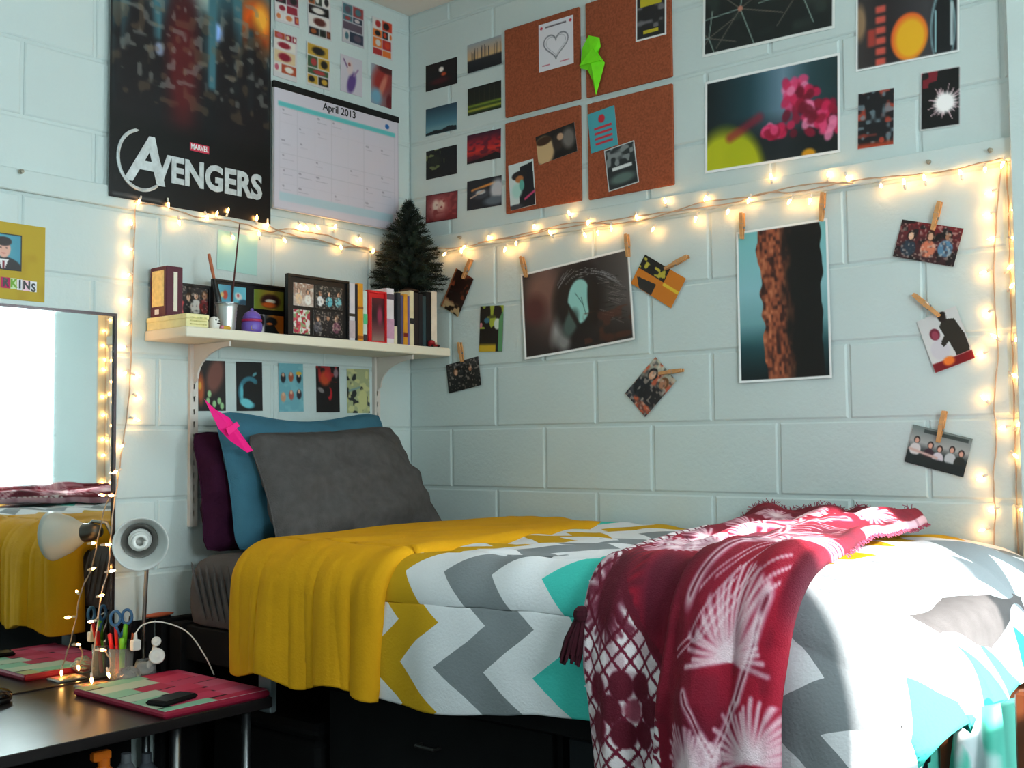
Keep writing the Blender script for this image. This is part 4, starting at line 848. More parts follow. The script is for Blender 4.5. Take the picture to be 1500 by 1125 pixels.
def p_dusk(c): c.hg((0,(60,70,80)),(.4,(180,110,40)),(1,(214,110,30))); c.ell(.35,.3,.3,.2,(20,24,28),.3); c.poly([(0,.5),(.5,.45),(.9,1),(0,1)],(18,24,26)); c.ell(.25,.4,.16,.05,(206,110,50),.4)
def p_lil(c): c.fill((216,212,216)); c.ell(.7,.3,.3,.3,(30,26,34),.4); c.ell(.3,.3,.2,.14,(150,120,170),.5)
frame('framed_photo','wide black collage frame with two blue pictures, a bird and a dusk scene',.075,312,421,SZT,SZT+.163,[(.07,.09,.23,.42,p_fl1),(.27,.10,.43,.42,p_fl2),(.54,.10,.95,.46,p_bird),(.56,.56,.68,.95,p_lil),(.69,.56,.95,.97,p_dusk)],bar=.006)
frame('framed_photo','tall black collage frame holding four party photos beside the books',.186,421,510.5,SZT,SZT+.187,[(.10,.13,.42,.50,gen_people(5,((150,110,90),(190,170,160),(210,200,190)),2,[(226,190,150),(230,226,220)])),(.46,.13,.90,.50,gen_people(7,((36,40,38),(30,30,32),(60,56,54)),3,[(230,226,226),(90,180,196),(120,190,200)])),(.10,.56,.36,.95,gen_blots(3,(222,216,210),[(206,80,90),(140,160,110),(170,40,60)],5,.6)),(.42,.54,.90,.97,gen_people(9,((30,26,28),(18,16,18),(40,34,34)),3,[(96,92,100),(30,26,30),(110,60,80)]))],bar=.007)
# tin cup with sticks
cx, cy = .165, on_shelf(332,.165)
cup = thing('tin_bucket', 'small ribbed silver bucket standing on the shelf', 'bucket', (cx,cy,SZT))
prof = [(.0225,0),(.0235,.004)]+[(.0235+.006*z/.075+(.0008 if k % 2 else 0), z) for k,z in enumerate(np.linspace(.008,.072,14))]+[(.0315,.075),(.0315,.079),(.028,.079),(.0225,.010),(.0,.010)]
obj('bucket_body', MB().lathe(prof,28,(cx,cy,SZT),cap=False), mat('dull_tin',(200,202,200),.38,.8,var=.06), cup, smooth=True)
obj('rim', MB().lathe([(.030,.075),(.0335,.077),(.0335,.081),(.030,.081)],28,(cx,cy,SZT),cap=False), METAL, cup)
REDB = mat('stick_brown',(70,26,24),.5)
a = Vector((cx+.004,cy+.006,SZT+.012)); b = Vector(tuple(HW(351,328,.13)))
tag(obj('thin_stick', MB().tube([a,a.lerp(b,.5),b],[.0030,.0026,.0018],8), REDB, loc=a), 'long thin dark reddish stick standing in the silver bucket', 'stick')
bl = thing('paint_brush', 'dark brush with an orange wooden tip standing in the silver bucket', 'brush', (cx-.004,cy-.006,SZT+.012))
b = Vector(tuple(HW(306,372,.13))); a = Vector((cx-.002,cy-.008,SZT+.012)); mid = a.lerp(b,.66)
obj('handle', MB().tube([a,a.lerp(b,.4),mid],[.004,.009,.006],8), BLACK, bl); obj('tip', MB().tube([mid,a.lerp(b,.8),b],[.004,.005,.0045],8), mat('tip_orange',(176,96,60),.6), bl)
# purple owl-like jar
cx, cy = .165, on_shelf(369,.165); jar = thing('purple_jar', 'rounded purple jar with red band and two ring eyes on the shelf', 'jar', (cx,cy,SZT))
PUR = mat('purple_glaze',(112,88,180),.3,var=.06)
obj('jar_body', MB().lathe([(.0,0),(.026,0),(.030,.012),(.030,.028),(.026,.034)],24,(cx,cy,SZT)), PUR, jar, smooth=True)
obj('band', MB().lathe([(.0265,.033),(.0295,.035),(.0295,.039),(.0265,.041)],24,(cx,cy,SZT)), mat('band_red',(176,40,90),.4), jar)
obj('lid', MB().lathe([(.027,.040),(.026,.048),(.019,.060),(.008,.066),(.0,.066)],24,(cx,cy,SZT)), PUR, jar, smooth=True)
obj('knob', MB().ball((cx,cy,SZT+.069),.005,10,6), PUR, jar)
for s_ in (-.004,.013):
    d = Vector((.9,-.35,0)).normalized(); c_ = Vector((cx,cy+s_,SZT+.014))+d*.0265; obj('eye_ring', MB().tube([c_+Vector((0,0,1))*.007*math.sin(t_)+d.cross(Zv)*.006*math.cos(t_) for t_ in np.linspace(0,2*PI,17)], .0013, 5), mat('ring_brass',(170,150,110),.4,.5) if s_ < 0 else BLACK, jar)
# small white figure
cx, cy = .180, on_shelf(314,.18); fg = thing('bird_figurine', 'tiny white round figurine with black marks next to the silver bucket', 'figurine', (cx,cy,SZT))
obj('figurine_body', MB().lathe([(0,0),(.012,0),(.0155,.012),(.015,.026),(.010,.034),(.0,.037)],18,(cx,cy,SZT)), WHITE, fg, smooth=True)
for s_,z in ((-.004,.026),(.006,.024)): obj('eye', MB().ball((cx+.0135,cy+s_,SZT+z),.0024,8,6), BLACK, fg)
obj('beak', MB().ball((cx+.014,cy+.004,SZT+.017),(.003,.007,.0022),8,6), BLACK, fg)
cx2, cy2 = .188, on_shelf(330,.188); tg = thing('toy_block', 'tiny mustard toy with pink side in front of the silver bucket', 'toy', (cx2,cy2,SZT))
obj('toy_base', MB().box((cx2-.008,cy2-.014,SZT),(cx2+.008,cy2+.014,SZT+.012),.003), mat('toy_mustard',(206,160,40),.5), tg); obj('toy_side', MB().ball((cx2+.004,cy2-.014,SZT+.007),.006,10,6), mat('toy_pink',(206,120,140),.5), tg)
# books
def book(pxa, pxb, h, col, lb, x1=.19, depth=.13, pages=True, band=None, lean=0.):
    ya_, yb_ = on_shelf(pxa,x1), on_shelf(pxb,x1)-.0004; m = mat('cover_%d_%d_%d' % col, col, .5, var=.08, scale=30); t_ = thing('book', lb, 'book', (x1-depth/2,(ya_+yb_)/2,SZT), 'books standing on the shelf')
    x0 = x1-depth; c = min(.002,(yb_-ya_)*.2); mb = MB()
    mb.box((x0,ya_,SZT),(x1,ya_+c,SZT+h)); mb.box((x0,yb_-c,SZT),(x1,yb_,SZT+h)); mb.box((x1-c,ya_+c,SZT),(x1+.0015,yb_-c,SZT+h),.0006); obj('cover', mb, m, t_)
    obj('pages', MB().box((x0+.003,ya_+c,SZT+.003),(x1-c,yb_-c,SZT+h-.003)), PAPER, t_)
    if band: 
        for (f0,f1,bc) in band: obj('spine_band', MB().box((x1+.001,ya_+.0005,SZT+h*f0),(x1+.0022,yb_-.0005,SZT+h*f1)), mat('band_%d_%d_%d' % bc, bc, .5, var=.1, scale=60), t_)
    return t_
BK = [(511,520,.183,(214,206,210),'white spined book next to the tall collage frame',[(.42,.47,(60,50,40)),(.05,.35,(196,176,180))]),(520,524,.181,(24,26,40),'thin navy book between white and orange spines',None),(524,532,.185,(222,150,30),'thick orange book on the shelf',[(.56,.60,(160,90,20)),(.04,.10,(160,90,20))]),(532,538,.162,(206,222,214),'pale mint and white spined book',[(.35,.55,(80,190,130)),(0,.15,(60,56,60))]),
 (566,577,.182,(222,214,220),'white spined book with purple flecks next to the red frame',[(.1,.45,(196,150,176)),(.8,.9,(90,80,90))]),(577,582,.060,(222,212,180),'short cream booklet on the shelf',None),(582,587,.172,(40,44,52),'slate dark book on the shelf',None),(587,591,.165,(80,72,110),'thin dull violet book on the shelf',None),(591,597,.170,(216,150,34),'amber spined book with a dark red foot',[(.16,.24,(120,30,24))]),(597,600,.165,(110,90,150),'thin lilac book beside the amber one',None),(600,606,.184,(226,214,176),'cream spined book among the dark ones',[(.40,.50,(30,28,30))]),
 (606,613,.180,(34,24,26),'dark brown spined book on the shelf',None),(613,619,.178,(26,22,26),'near-black book beside the dark brown one',None),(619,624,.172,(44,66,72),'dark teal spined book on the shelf',None),(624,632,.188,(12,12,14),'thick black book near the shelf end',None),(632,640,.192,(226,210,190),'pale beige book, last on the shelf',[(.04,.1,(180,160,140))])]
for a,b,h,c,l,bn in BK: book(a,b,h,c,l,band=bn)
# red frame between the books
def p_redpic(c): c.vg((0,(90,26,40)),(.4,(36,16,24)),(.7,(110,60,64)),(1,(150,130,120))); c.ell(.6,.4,.2,.2,(150,50,80),.8)
frame('framed_photo','bright red frame with a dark picture, squeezed between the books',.188,538.5,565.5,SZT,SZT+.168,[(.26,.13,.95,.97,p_redpic)],fcol=mat('red_gloss',(214,30,36),.35),bar=.006)
# red toy at the shelf end
c_ = HW(634,507,.203); rt_ = thing('toy_car', 'little dark red toy car at the shelf end in front of the books', 'toy', (.202,c_[1],SZT)); REDT = mat('toy_red',(150,20,28),.35)
obj('car_body', MB().box((.196,c_[1]-.018,SZT+.003),(.210,c_[1]+.030,SZT+.010),.003), REDT, rt_); obj('cabin', MB().lathe([(.0,.0),(.013,.0),(.012,.008),(.006,.013),(0,.014)],14,(.203,c_[1]-.006,SZT+.010)), REDT, rt_, smooth=True)
for s_ in (-.010,.020): obj('wheel', MB().lathe([(0,0),(.004,0),(.004,.003),(0,.003)],12,(.209,c_[1]+s_,SZT+.004),(1,0,0)), BLACK, rt_)

# little artificial tree on the books
ty, tx, tz = -.110, .105, 1.889
tree = thing('artificial_tree', 'small dark green artificial fir standing on the books', 'tree', (tx,ty,tz))
obj('stand', MB().lathe([(0,0),(.034,0),(.036,.006),(.020,.012),(.010,.02),(0,.02)],16,(tx,ty,tz)), mat('burlap',(96,70,54),.9,var=.2,scale=60), tree)
obj('trunk', MB().tube([(tx,ty,tz+.01),(tx,ty,tz+.17),(tx,ty,tz+.315)],[.008,.006,.003],8), mat('trunk_brown',(50,34,24),.9), tree)
NEED = mat('fir_green',(16,30,22),.8,var=.4,scale=90); NEED2 = mat('fir_green_light',(28,44,30),.8,var=.4,scale=90); rt = np.random.RandomState(11); nb = 0
for lev in range(15):
    fz = lev/14; z = tz+.028+.265*fz; rad = .128*(1-fz)**.85+.018; n = int(20*(1-fz))+6
    for k in range(n):
        an = 2*PI*(k+.5*(lev % 2))/n+rt.uniform(-.1,.1); L_ = rad*rt.uniform(.85,1.1); d = Vector((math.cos(an),math.sin(an),-.12+.5*fz+rt.uniform(-.08,.2))).normalized(); o_ = Vector((tx,ty,z))
        if tx+d.x*L_ < .012: L_ = max(.03,(tx-.016)/max(1e-3,-d.x))
        if ty+d.y*L_ > -.022: L_ = max(.03,min(L_,(-.026-ty)/max(1e-3,d.y)))
        mb = MB(); mb.tube([o_,o_+d*L_],.0012,4); s1 = d.cross(Zv).normalized(); s2 = d.cross(s1); m_n = int(30+L_*520)
        for q in range(m_n):
            t_ = (q+.5)/m_n; a_ = q*2.4; e = (s1*math.cos(a_)+s2*math.sin(a_)); p = o_+d*L_*t_; nl = .024*(1.05-.35*t_); w_ = d.cross(e)*.0017; tip = p+(e*.85+d*.6).normalized()*nl
            n0 = len(mb.v); mb.v += [tuple(p-w_),tuple(p+w_),tuple(tip)]; mb.f.append((n0,n0+1,n0+2))
        obj('branch', mb, NEED if (lev+k) % 3 else NEED2, tree); nb += 1
mb = MB()
for k in range(260):
    e = Vector(rt.normal(size=3)).normalized(); p = Vector((tx,ty,tz+.305))+e*.008; tip = p+e*.017; w_ = e.cross(Vector((.3,.5,.8)))*.0013; n0 = len(mb.v); mb.v += [tuple(p-w_),tuple(p+w_),tuple(tip)]; mb.f.append((n0,n0+1,n0+2))
obj('tip_tuft', mb, NEED, tree)

# folded paper kites
def kite(name, lb, pts, c, mcol, depth=.012, fold=None):
    """pts: outline in world space, c: ridge point list; faceted two-sided"""
    P = [Vector(tuple(p)) for p in pts]; n = len(P); nrm = (P[0]-P[n//2]).cross(P[n//4]-P[3*n//4]).normalized()
    if nrm.dot(Vector(tuple(CAM))-P[0]) < 0: nrm = -nrm
    cen = sum(P,Vector())/n; F_ = cen+nrm*depth; B_ = cen-nrm*depth*.4
    mb = MB(); mb.add(P+[F_,B_],[(i,(i+1)%n,n) for i in range(n)]+[((i+1)%n,i,n+1) for i in range(n)])
    t_ = thing(name, lb, 'paper ornament', tuple(P[n//2])); obj('folded_body', mb, mcol, t_)
    if fold: obj('fold_flap', MB().add([Vector(tuple(q))+nrm*depth*1.15 for q in fold]+[Vector(tuple(q))+nrm*depth*.9 for q in fold],[tuple(range(len(fold))),tuple(range(2*len(fold)-1,len(fold)-1,-1))]+[(i,(i+1)%len(fold),len(fold)+(i+1)%len(fold),len(fold)+i) for i in range(len(fold))]), mcol, t_)
    return t_
GREENP = mat('neon_green',(120,232,20),.6,var=.08,scale=30); PINKP = mat('neon_pink',(255,16,138),.6,var=.06,scale=30)
G = lambda q: LW(q[0],q[1],.022)
kite('folded_paper','neon green folded paper ornament pinned on the cork tiles',[G(q) for q in [(862,52),(878,55),(880,68),(872,72),(886,92),(878,122),(873,140),(868,118),(861,103),(850,100),(853,70)]],None,GREENP,.014,[G(q) for q in [(853,98),(884,90),(872,72)]])
K = lambda q: HW(q[0],q[1],.24)
kite('folded_paper','hot pink folded paper ornament with a long tail by the pillows',[K(q) for q in [(299,584),(316,600),(336,612),(352,634),(371,660),(362,663),(336,645),(320,628),(314,615)]],None,PINKP,.014,[K(q) for q in [(330,638),(346,624),(342,618),(326,628)]])
#NEXT
# ================================================================== MIRROR, DESK AND THINGS ON IT
DZ = .742; MY1 = -1.151; MY0 = -2.05; MZ1 = 1.737
mi = thing('mirror', 'large frameless-looking mirror with thin dark frame standing on the desk', 'mirror', (.006,-1.6,DZ))
obj('mirror_pane', MB().box((.0062,MY0,DZ+.004),(.0082,MY1-.006,MZ1-.006)), MIRR, mi)
mf = MB(); mf.box((.005,MY1-.008,DZ),(.014,MY1,MZ1)); mf.box((.005,MY0,MZ1-.008),(.014,MY1-.008,MZ1)); mf.box((.005,MY0-.008,DZ),(.014,MY0,MZ1)); mf.box((.005,MY0,DZ),(.010,MY1-.008,DZ+.004))
obj('frame', mf, mat('mirror_edge',(60,54,56),.25,.7), mi)
dk = thing('desk', 'dark veneer desk with thin steel legs beside the bed', 'desk', (.28,-1.6,0))
obj('desktop', MB().box((.004,-2.25,DZ-.026),(.548,-1.03,DZ),.002), DESKM, dk)
for (x,y) in ((.52,float(HW(258,1075,.52)[1])),(.50,-1.075),(.05,-1.075),(.52,-2.2),(.05,-2.2)): obj('leg', MB().tube([(x,y,.0),(x,y,.36),(x,y,DZ-.024)],.0115,12), METAL, dk, smooth=True)
obj('lower_shelf', MB().box((.02,-1.78,.50),(.47,-1.30,.515)), BLACKM, dk)
obj('side_panel', MB().box((.02,-1.80,.30),(.50,-1.782,DZ-.027)), BLACKM, dk)
obj('back_panel', MB().box((.008,-2.2,.30),(.02,-1.10,DZ-.03)), BLACKM, dk)
# patterned laptop sleeve, phone
def p_slv(c):
    cols = [(168,176,120),(206,60,96),(122,106,40),(140,196,164),(206,96,124),(196,170,110),(190,40,76),(112,96,36),(190,206,180),(200,70,104)]; r = np.random.RandomState(12); y = 0.; k = 0
    while y < 1:
        h = .13+.05*r.rand(); x = -r.rand()*.3
        while x < 1: w_ = .3+.3*r.rand(); c.poly([(x,y+.02),(x+w_,y-.02),(x+w_,y+h-.02),(x,y+h+.02)],cols[(k*3) % len(cols)]); x += w_; k += 1
        y += h; k += 2
lp = thing('laptop_sleeve', 'flat laptop cover in a patchwork of pink, olive and mint lying on the desk', 'laptop cover', (.31,-1.17,DZ))
SLE = mat('sleeve_red',(150,24,54),.6); LX0,LX1,LY0,LY1 = .137,.545,-1.335,-1.035
obj('sleeve_body', MB().box((LX0,LY0,DZ),(LX1,LY1,DZ+.018),.006), SLE, lp, smooth=False)
place('patchwork', Vector(((LX0+LX1)/2,(LY0+LY1)/2,DZ+.018)), Vector((0,1,0)), Vector((0,0,1)), LY1-LY0-.006, LX1-LX0-.006, 0, p_slv, .003, thick=.001, parent=lp, rough_mat=MATTEP)
pc = PZ(252,1027,DZ+.02); ph_ = thing('phone', 'black phone lying on the patchwork laptop cover', 'phone', (pc[0],pc[1],DZ+.019))
mb = MB().box((-.030,-.058,0),(.030,.058,.011),.005); ang = .25; mb.v = [(pc[0]+x*math.cos(ang)-y*math.sin(ang), pc[1]+x*math.sin(ang)+y*math.cos(ang), DZ+.0195+z) for x,y,z in mb.v]
obj('case', mb, BLACKM, ph_)
mb = MB().box((-.024,-.045,.011),(.024,.048,.0115)); mb.v = [(pc[0]+x*math.cos(ang)-y*math.sin(ang), pc[1]+x*math.sin(ang)+y*math.cos(ang), DZ+.0195+z) for x,y,z in mb.v]; obj('screen', mb, BLACK, ph_)
mb = MB().box((-.006,.051,.011),(.006,.054,.0116)); mb.v = [(pc[0]+x*math.cos(ang)-y*math.sin(ang), pc[1]+x*math.sin(ang)+y*math.cos(ang), DZ+.0195+z) for x,y,z in mb.v]; obj('earpiece', mb, METAL, ph_)
# small patterned tray in front of the mirror
tr_ = thing('coaster', 'small grey-edged square coaster under the end of the lights', 'coaster', (.10,-1.245,DZ))
obj('coaster_base', MB().box((.045,-1.285,DZ),(.115,-1.205,DZ+.006),.002), mat('edge_grey',(150,146,140),.5), tr_)
place('top_print', Vector((.08,-1.245,DZ+.006)), Vector((0,1,0)), Vector((0,0,1)), .07,.06,0, gen_blots(4,(168,176,120),[(206,96,124),(122,106,40)],5,.5), .003, thick=.0006, parent=tr_)
# glossy black case at the left
bc = thing('black_case', 'rounded glossy black case lying on the desk in front of the mirror', 'case', (.055,-1.50,DZ))
obj('case_base', MB().lathe([(0,0),(.040,0),(.046,.006),(.047,.014)],24,(.055,-1.503,DZ)), BLACK, bc, smooth=True); obj('case_lid', MB().lathe([(.0475,.014),(.046,.022),(.036,.030),(.018,.034),(0,.035)],24,(.055,-1.503,DZ)), mat('gloss_black',(10,10,11),.1), bc, smooth=True)
bp_ = thing('darkening_board', 'black board added against the wall to darken the space behind the desk lamp', 'board', (.008,-1.09,DZ))  # added board, only makes the region behind the lamp dark
obj('board_panel', MB().box((.0048,-1.146,DZ),(.0105,-1.026,.885)), BLACKM, bp_)
# pen holder with scissors and pens
cx, cy = .052, -1.152
phd = thing('pen_holder', 'clear plastic pen holder at the back of the desk', 'pen holder', (cx,cy,DZ))
obj('cup', MB().lathe([(.030,0),(.032,.085),(.0305,.085),(.0285,.004),(0,.004)],24,(cx,cy,DZ),cap=False), CLEAR, phd, smooth=True); obj('cup_base', MB().lathe([(0,0),(.030,0),(.030,.004),(0,.004)],24,(cx,cy,DZ)), CLEAR, phd)
def pen(dx, dy, top, col, lb, r=.0055):
    a = Vector((cx+dx*.35,cy+dy*.35,DZ+.005)); b = Vector((cx+dx,cy+dy,DZ+top)); t_ = thing('marker_pen', lb, 'pen', tuple(a), 'pens in the clear holder'); m = mat('pen_%d_%d_%d' % col, col, .4)
    obj('barrel', MB().tube([a,a.lerp(b,.62)],r,10), m, t_, smooth=True); obj('cap', MB().tube([a.lerp(b,.62),a.lerp(b,.97),b],[r*1.15,r*1.1,r*.6],10), m, t_, smooth=True)
pen(-.012,-.028,.125,(214,40,44),'red marker leaning in the clear pen holder'); pen(.014,-.026,.15,(196,30,34),'dark red pen sticking up in the clear holder',.004); pen(.020,.000,.15,(110,190,40),'tall lime green marker in the clear holder'); pen(.024,-.012,.115,(120,196,50),'short lime green marker in the clear holder',.006); pen(.012,.022,.17,(20,20,24),'black marker sticking up in the clear holder'); pen(-.006,.027,.14,(40,90,170),'blue pen in the clear holder',.004); pen(.004,.030,.12,(214,90,40),'orange pen in the clear holder',.004)
sc = thing('scissors', 'scissors with blue ring handles standing in the pen holder', 'scissors', (cx,cy,DZ)); BLU = mat('scissor_blue',(52,104,150),.4)
for s_ in (-1,1):
    c_ = Vector((cx+.018,cy-.012+.017*s_,DZ+.168)); d1 = Vector((.35,.94,0)).normalized()
    obj('handle', MB().tube([c_+d1*.013*math.cos(t_)+Zv*.019*math.sin(t_) for t_ in np.linspace(0,2*PI,21)],.0042,7).tube([c_-Zv*.019,Vector((cx+.010,cy-.010,DZ+.115))],.0042,7), BLU, sc, smooth=True)
    obj('blade', MB().prism([(-.004,0),(.004,0),(.001,-.10)],.0012,Vector((cx+.010,cy-.010+.002*s_,DZ+.118)),d1,Zv), METAL, sc)
# desk lamp: shade opening towards the room
lm = thing('desk_lamp', 'gooseneck desk lamp with frosted white shade and spiral bulb', 'lamp', (.075,-1.09,DZ))
Hc = Vector((.215,-1.198,1.120)); AXD = Vector((.86,-.48,-.10)).normalized()
obj('base', MB().lathe([(0,0),(.034,0),(.034,.010),(.028,.018),(.010,.022),(0,.022)],28,(.045,-1.080,DZ)), mat('lamp_base',(190,192,192),.3,.6), lm, smooth=True)
nk = [Vector((.045,-1.080,DZ+.02)),Vector((.055,-1.086,.90)),Vector((.080,-1.095,1.03)),Vector((.084,-1.105,1.11)),Vector((.100,-1.122,1.155)),Vector((.130,-1.145,1.160)),Vector((.150,-1.160,1.135))]
obj('gooseneck', MB().tube(nk,.0055,10), BRASS, lm, smooth=True)
SHADE = mat('frosted_shade',(232,236,234),.35,var=.01); SHADE.node_tree.nodes['Principled BSDF'].inputs['Transmission Weight'].default_value = .25
o_ = Hc-AXD*.075
obj('shade', MB().lathe([(.022,-.005),(.034,.015),(.052,.045),(.066,.085),(.070,.098),(.0665,.098),(.062,.085),(.048,.046),(.030,.018),(.020,.0)],36,o_,AXD,cap=False), SHADE, lm, smooth=True)
obj('shade_cap', MB().lathe([(0,-.055),(.016,-.052),(.024,-.030),(.027,-.004),(.022,.004),(0,.004)],28,o_,AXD), mat('cap_steel',(96,92,88),.3,.8), lm, smooth=True)
q_ = Vector((0,0,1)).rotation_difference(AXD); sp_ = [o_+q_ @ Vector((.027*math.cos(t_)*(1-t_/40),.027*math.sin(t_)*(1-t_/40),.030+t_*.0022)) for t_ in np.linspace(0,6.4*PI,70)]
obj('spiral_bulb', MB().tube(sp_,.0052,7), mat('bulb_white',(240,240,236),.3), lm, smooth=True); obj('bulb_base', MB().lathe([(0,0),(.020,0),(.020,.028),(.012,.032),(0,.032)],20,o_,AXD), WHITE, lm, smooth=True)
obj('reflector', MB().lathe([(.021,.008),(.046,.046),(.045,.046),(.020,.008)],30,o_,AXD,cap=False), mat('reflector_grey',(140,137,133),.25,.7), lm, smooth=True)
# white chargers, caps, jar, cable
ch = thing('charger', 'white square plug charger propped at the pen holder', 'charger', (.13,-1.11,DZ+.06)); c_ = Vector((.118,-1.150,DZ+.098))
obj('plug_body', MB().box(c_-Vector((.009,.012,.014)),c_+Vector((.009,.012,.014)),.003), WHITE, ch); obj('plug_neck', MB().tube([c_+Zv*.013,c_+Zv*.032],[.0055,.004],8), WHITE, ch)
cab = [c_+Zv*.030,c_+Vector((.005,.02,.052)),c_+Vector((.03,.06,.056)),c_+Vector((.09,.10,.030)),c_+Vector((.15,.115,-.03)),Vector((.29,-1.022,DZ+.020))]
def smooth_path(P, n=8):
    P = [Vector(p) for p in P]; out = []
    for i in range(len(P)-1):
        p0,p1,p2,p3 = P[max(i-1,0)],P[i],P[i+1],P[min(i+2,len(P)-1)]
        for k in range(n): t_ = k/n; out.append(.5*((2*p1)+(p2-p0)*t_+(2*p0-5*p1+4*p2-p3)*t_*t_+(3*p1-p0-3*p2+p3)*t_**3))
    return out+[P[-1]]
obj('cable', MB().tube(smooth_path(cab),.0018,6), WHITE, ch, smooth=True)
jr = thing('glass_jar', 'clear round jar with two white caps at the back of the desk', 'jar', (.14,-1.085,DZ)); jc = Vector((.106,-1.112,DZ))
obj('jar_glass', MB().lathe([(.025,0),(.028,.008),(.028,.040),(.024,.052),(.022,.052),(.025,.038),(.023,.004),(0,.004)],28,jc,cap=False), CLEAR, jr, smooth=True); obj('jar_base', MB().lathe([(0,0),(.025,0),(.023,.004),(0,.004)],24,jc), CLEAR, jr)
for (dv,r,m) in (((.026,.018,.062),.021,WHITE),((.010,.026,.098),.013,WHITE)):
    obj('white_cap', MB().lathe([(0,0),(r,0),(r,.007),(r*.86,.010),(r*.8,.0085),(r*.4,.0085),(r*.3,.011),(0,.011)],24,jc+Vector(dv),(.83,-.5,.25)), m, jr, smooth=True)
    obj('cap_stem', MB().tube([jc+Vector((.0,.01,.03)),jc+Vector(dv)],.006,8), m, jr)
pk = thing('plastic_bag', 'crumpled clear plastic packet in front of the jar', 'bag', (.13,-1.165,DZ))
mb = MB(); r = np.random.RandomState(4); mb.ball((.125,-1.172,DZ+.022),(.026,.032,.022),14,9); mb.v = [(x+r.uniform(-.004,.004),y+r.uniform(-.004,.004),max(DZ+.0005,z+r.uniform(-.004,.004))) for x,y,z in mb.v]; obj('crumpled_film', mb, CLEAR, pk)
hb = thing('hair_brush', 'orange-brown wooden brush lying on the headboard end behind the lamp', 'brush', (.028,-1.03,.885)); ob = Vector(tuple(HW(225,896,.028))); ob.z = .885
obj('bristles', MB().box((ob.x-.008,ob.y-.01,.885),(ob.x+.008,ob.y+.05,.892)), BLACKM, hb); obj('brush_head', MB().ball((ob.x,ob.y+.015,.8965),(.014,.05,.0065),14,8), mat('brush_wood',(176,84,50),.5), hb, smooth=True)

# under the desk and the bed ------------------------------------------------
sb = thing('spray_bottle', 'orange spray bottle on the shelf under the desk', 'bottle', (.36,-1.5,.515)); ORG = mat('orange_plastic',(236,120,30),.35); bxx, bxy = .40, float(HW(152,1110,.40)[1])
obj('bottle_body', MB().lathe([(0,0),(.034,0),(.036,.01),(.036,.075),(.026,.10),(.012,.115),(.012,.125),(0,.125)],24,(bxx,bxy,.515)), ORG, sb, smooth=True); obj('spray_head', MB().box((bxx-.010,bxy-.03,.642),(bxx+.010,bxy+.015,.664),.004), ORG, sb); obj('collar', MB().lathe([(0,0),(.014,0),(.014,.018),(0,.018)],18,(bxx,bxy,.630)), ORG, sb)
for dx,dy,h,c,l in ((-.03,.075,.11,(110,114,118),'grey bottle next to the orange one under the desk'),(-.02,.125,.10,(90,96,104),'dull blue-grey bottle at the back under the desk')):
    t_ = thing('bottle', l, 'bottle', (bxx+dx,bxy+dy,.515)); m = mat('bottle_%d' % c[0], c, .4); obj('bottle_body', MB().lathe([(0,0),(.024,0),(.025,.01),(.025,h*.75),(.012,h*.92),(0,h*.92)],18,(bxx+dx,bxy+dy,.515)), m, t_, smooth=True); obj('cap', MB().lathe([(0,0),(.013,0),(.012,.022),(0,.022)],16,(bxx+dx,bxy+dy,.515+h*.90)), m, t_)
def dresser(x0, x1, lb, m, hd):
    t_ = thing('dresser', lb, 'dresser', ((x0+x1)/2,-.5,0)); obj('carcass', MB().box((x0,-.90,0),(x1,-.10,.765),.004), m, t_)
    for k in range(3):
        z = .03+.245*k; d = obj('drawer', MB().box((x0+.012,-.918,z),(x1-.012,-.901,z+.232),.003), m, t_); c_ = Vector(((x0+x1)/2,-.921,z+.15))
        obj('handle', MB().tube([c_+Vector((-.03,.004,0)),c_+Vector((-.03,-.018,0)),c_+Vector((.03,-.018,0)),c_+Vector((.03,.004,0))],.004,6), hd, d)
dresser(.62,1.36,'black chest of drawers pushed under the bed by the desk',BLACKM,mat('dark_pull',(60,58,56),.4,.6)); dresser(1.38,2.10,'dark slate chest of drawers under the foot of the bed',NAVY,mat('dark_pull',(60,58,56),.4,.6))
tb = thing('storage_tote', 'black fabric tote standing under the head of the bed', 'tote', (.36,-.55,0)); obj('tote_body', MB().box((.15,-.93,.0),(.60,-.15,.62),.02), BLACKM, tb); obj('tote_lid', MB().box((.14,-.94,.62),(.605,-.14,.66),.015), BLACKM, tb)
# stool with patterned cushion by the desk
stl = thing('stool', 'stool with a teal and white patterned cushion in front of the desk', 'stool', (.70,-2.02,0)); sp0 = PZ(20,1112,.66)
scx, scy = float(sp0[0])+.02, float(sp0[1])-.16
scx = .72; scy = -2.02
obj('seat', MB().lathe([(0,0),(.15,0),(.155,.015),(.15,.03),(0,.03)],28,(scx,scy,.555)), BLACK, stl, smooth=False)
a, b = np.meshgrid(np.linspace(0,2*PI,60), np.linspace(0,1,24)); rr2 = .165*np.sin(b*PI/2); zz2 = .585+.055*np.sqrt(np.clip(1-b**4,0,1))
pt = Paint(60,24,2.); pt.fill((120,196,196)); pt.blot(10,3,.5,(222,232,236),.1); pt.blot(14,5,.62,(60,110,160),.1)
grid_obj('cushion', np.stack([scx+rr2*np.cos(a),scy+rr2*np.sin(a),zz2],-1), MATTEP, stl, col=pt.c)
for k in range(4): an = PI/4+k*PI/2; obj('leg', MB().tube([(scx+.11*math.cos(an),scy+.11*math.sin(an),.555),(scx+.15*math.cos(an),scy+.15*math.sin(an),0)],.011,8), BLACK, stl, smooth=True)

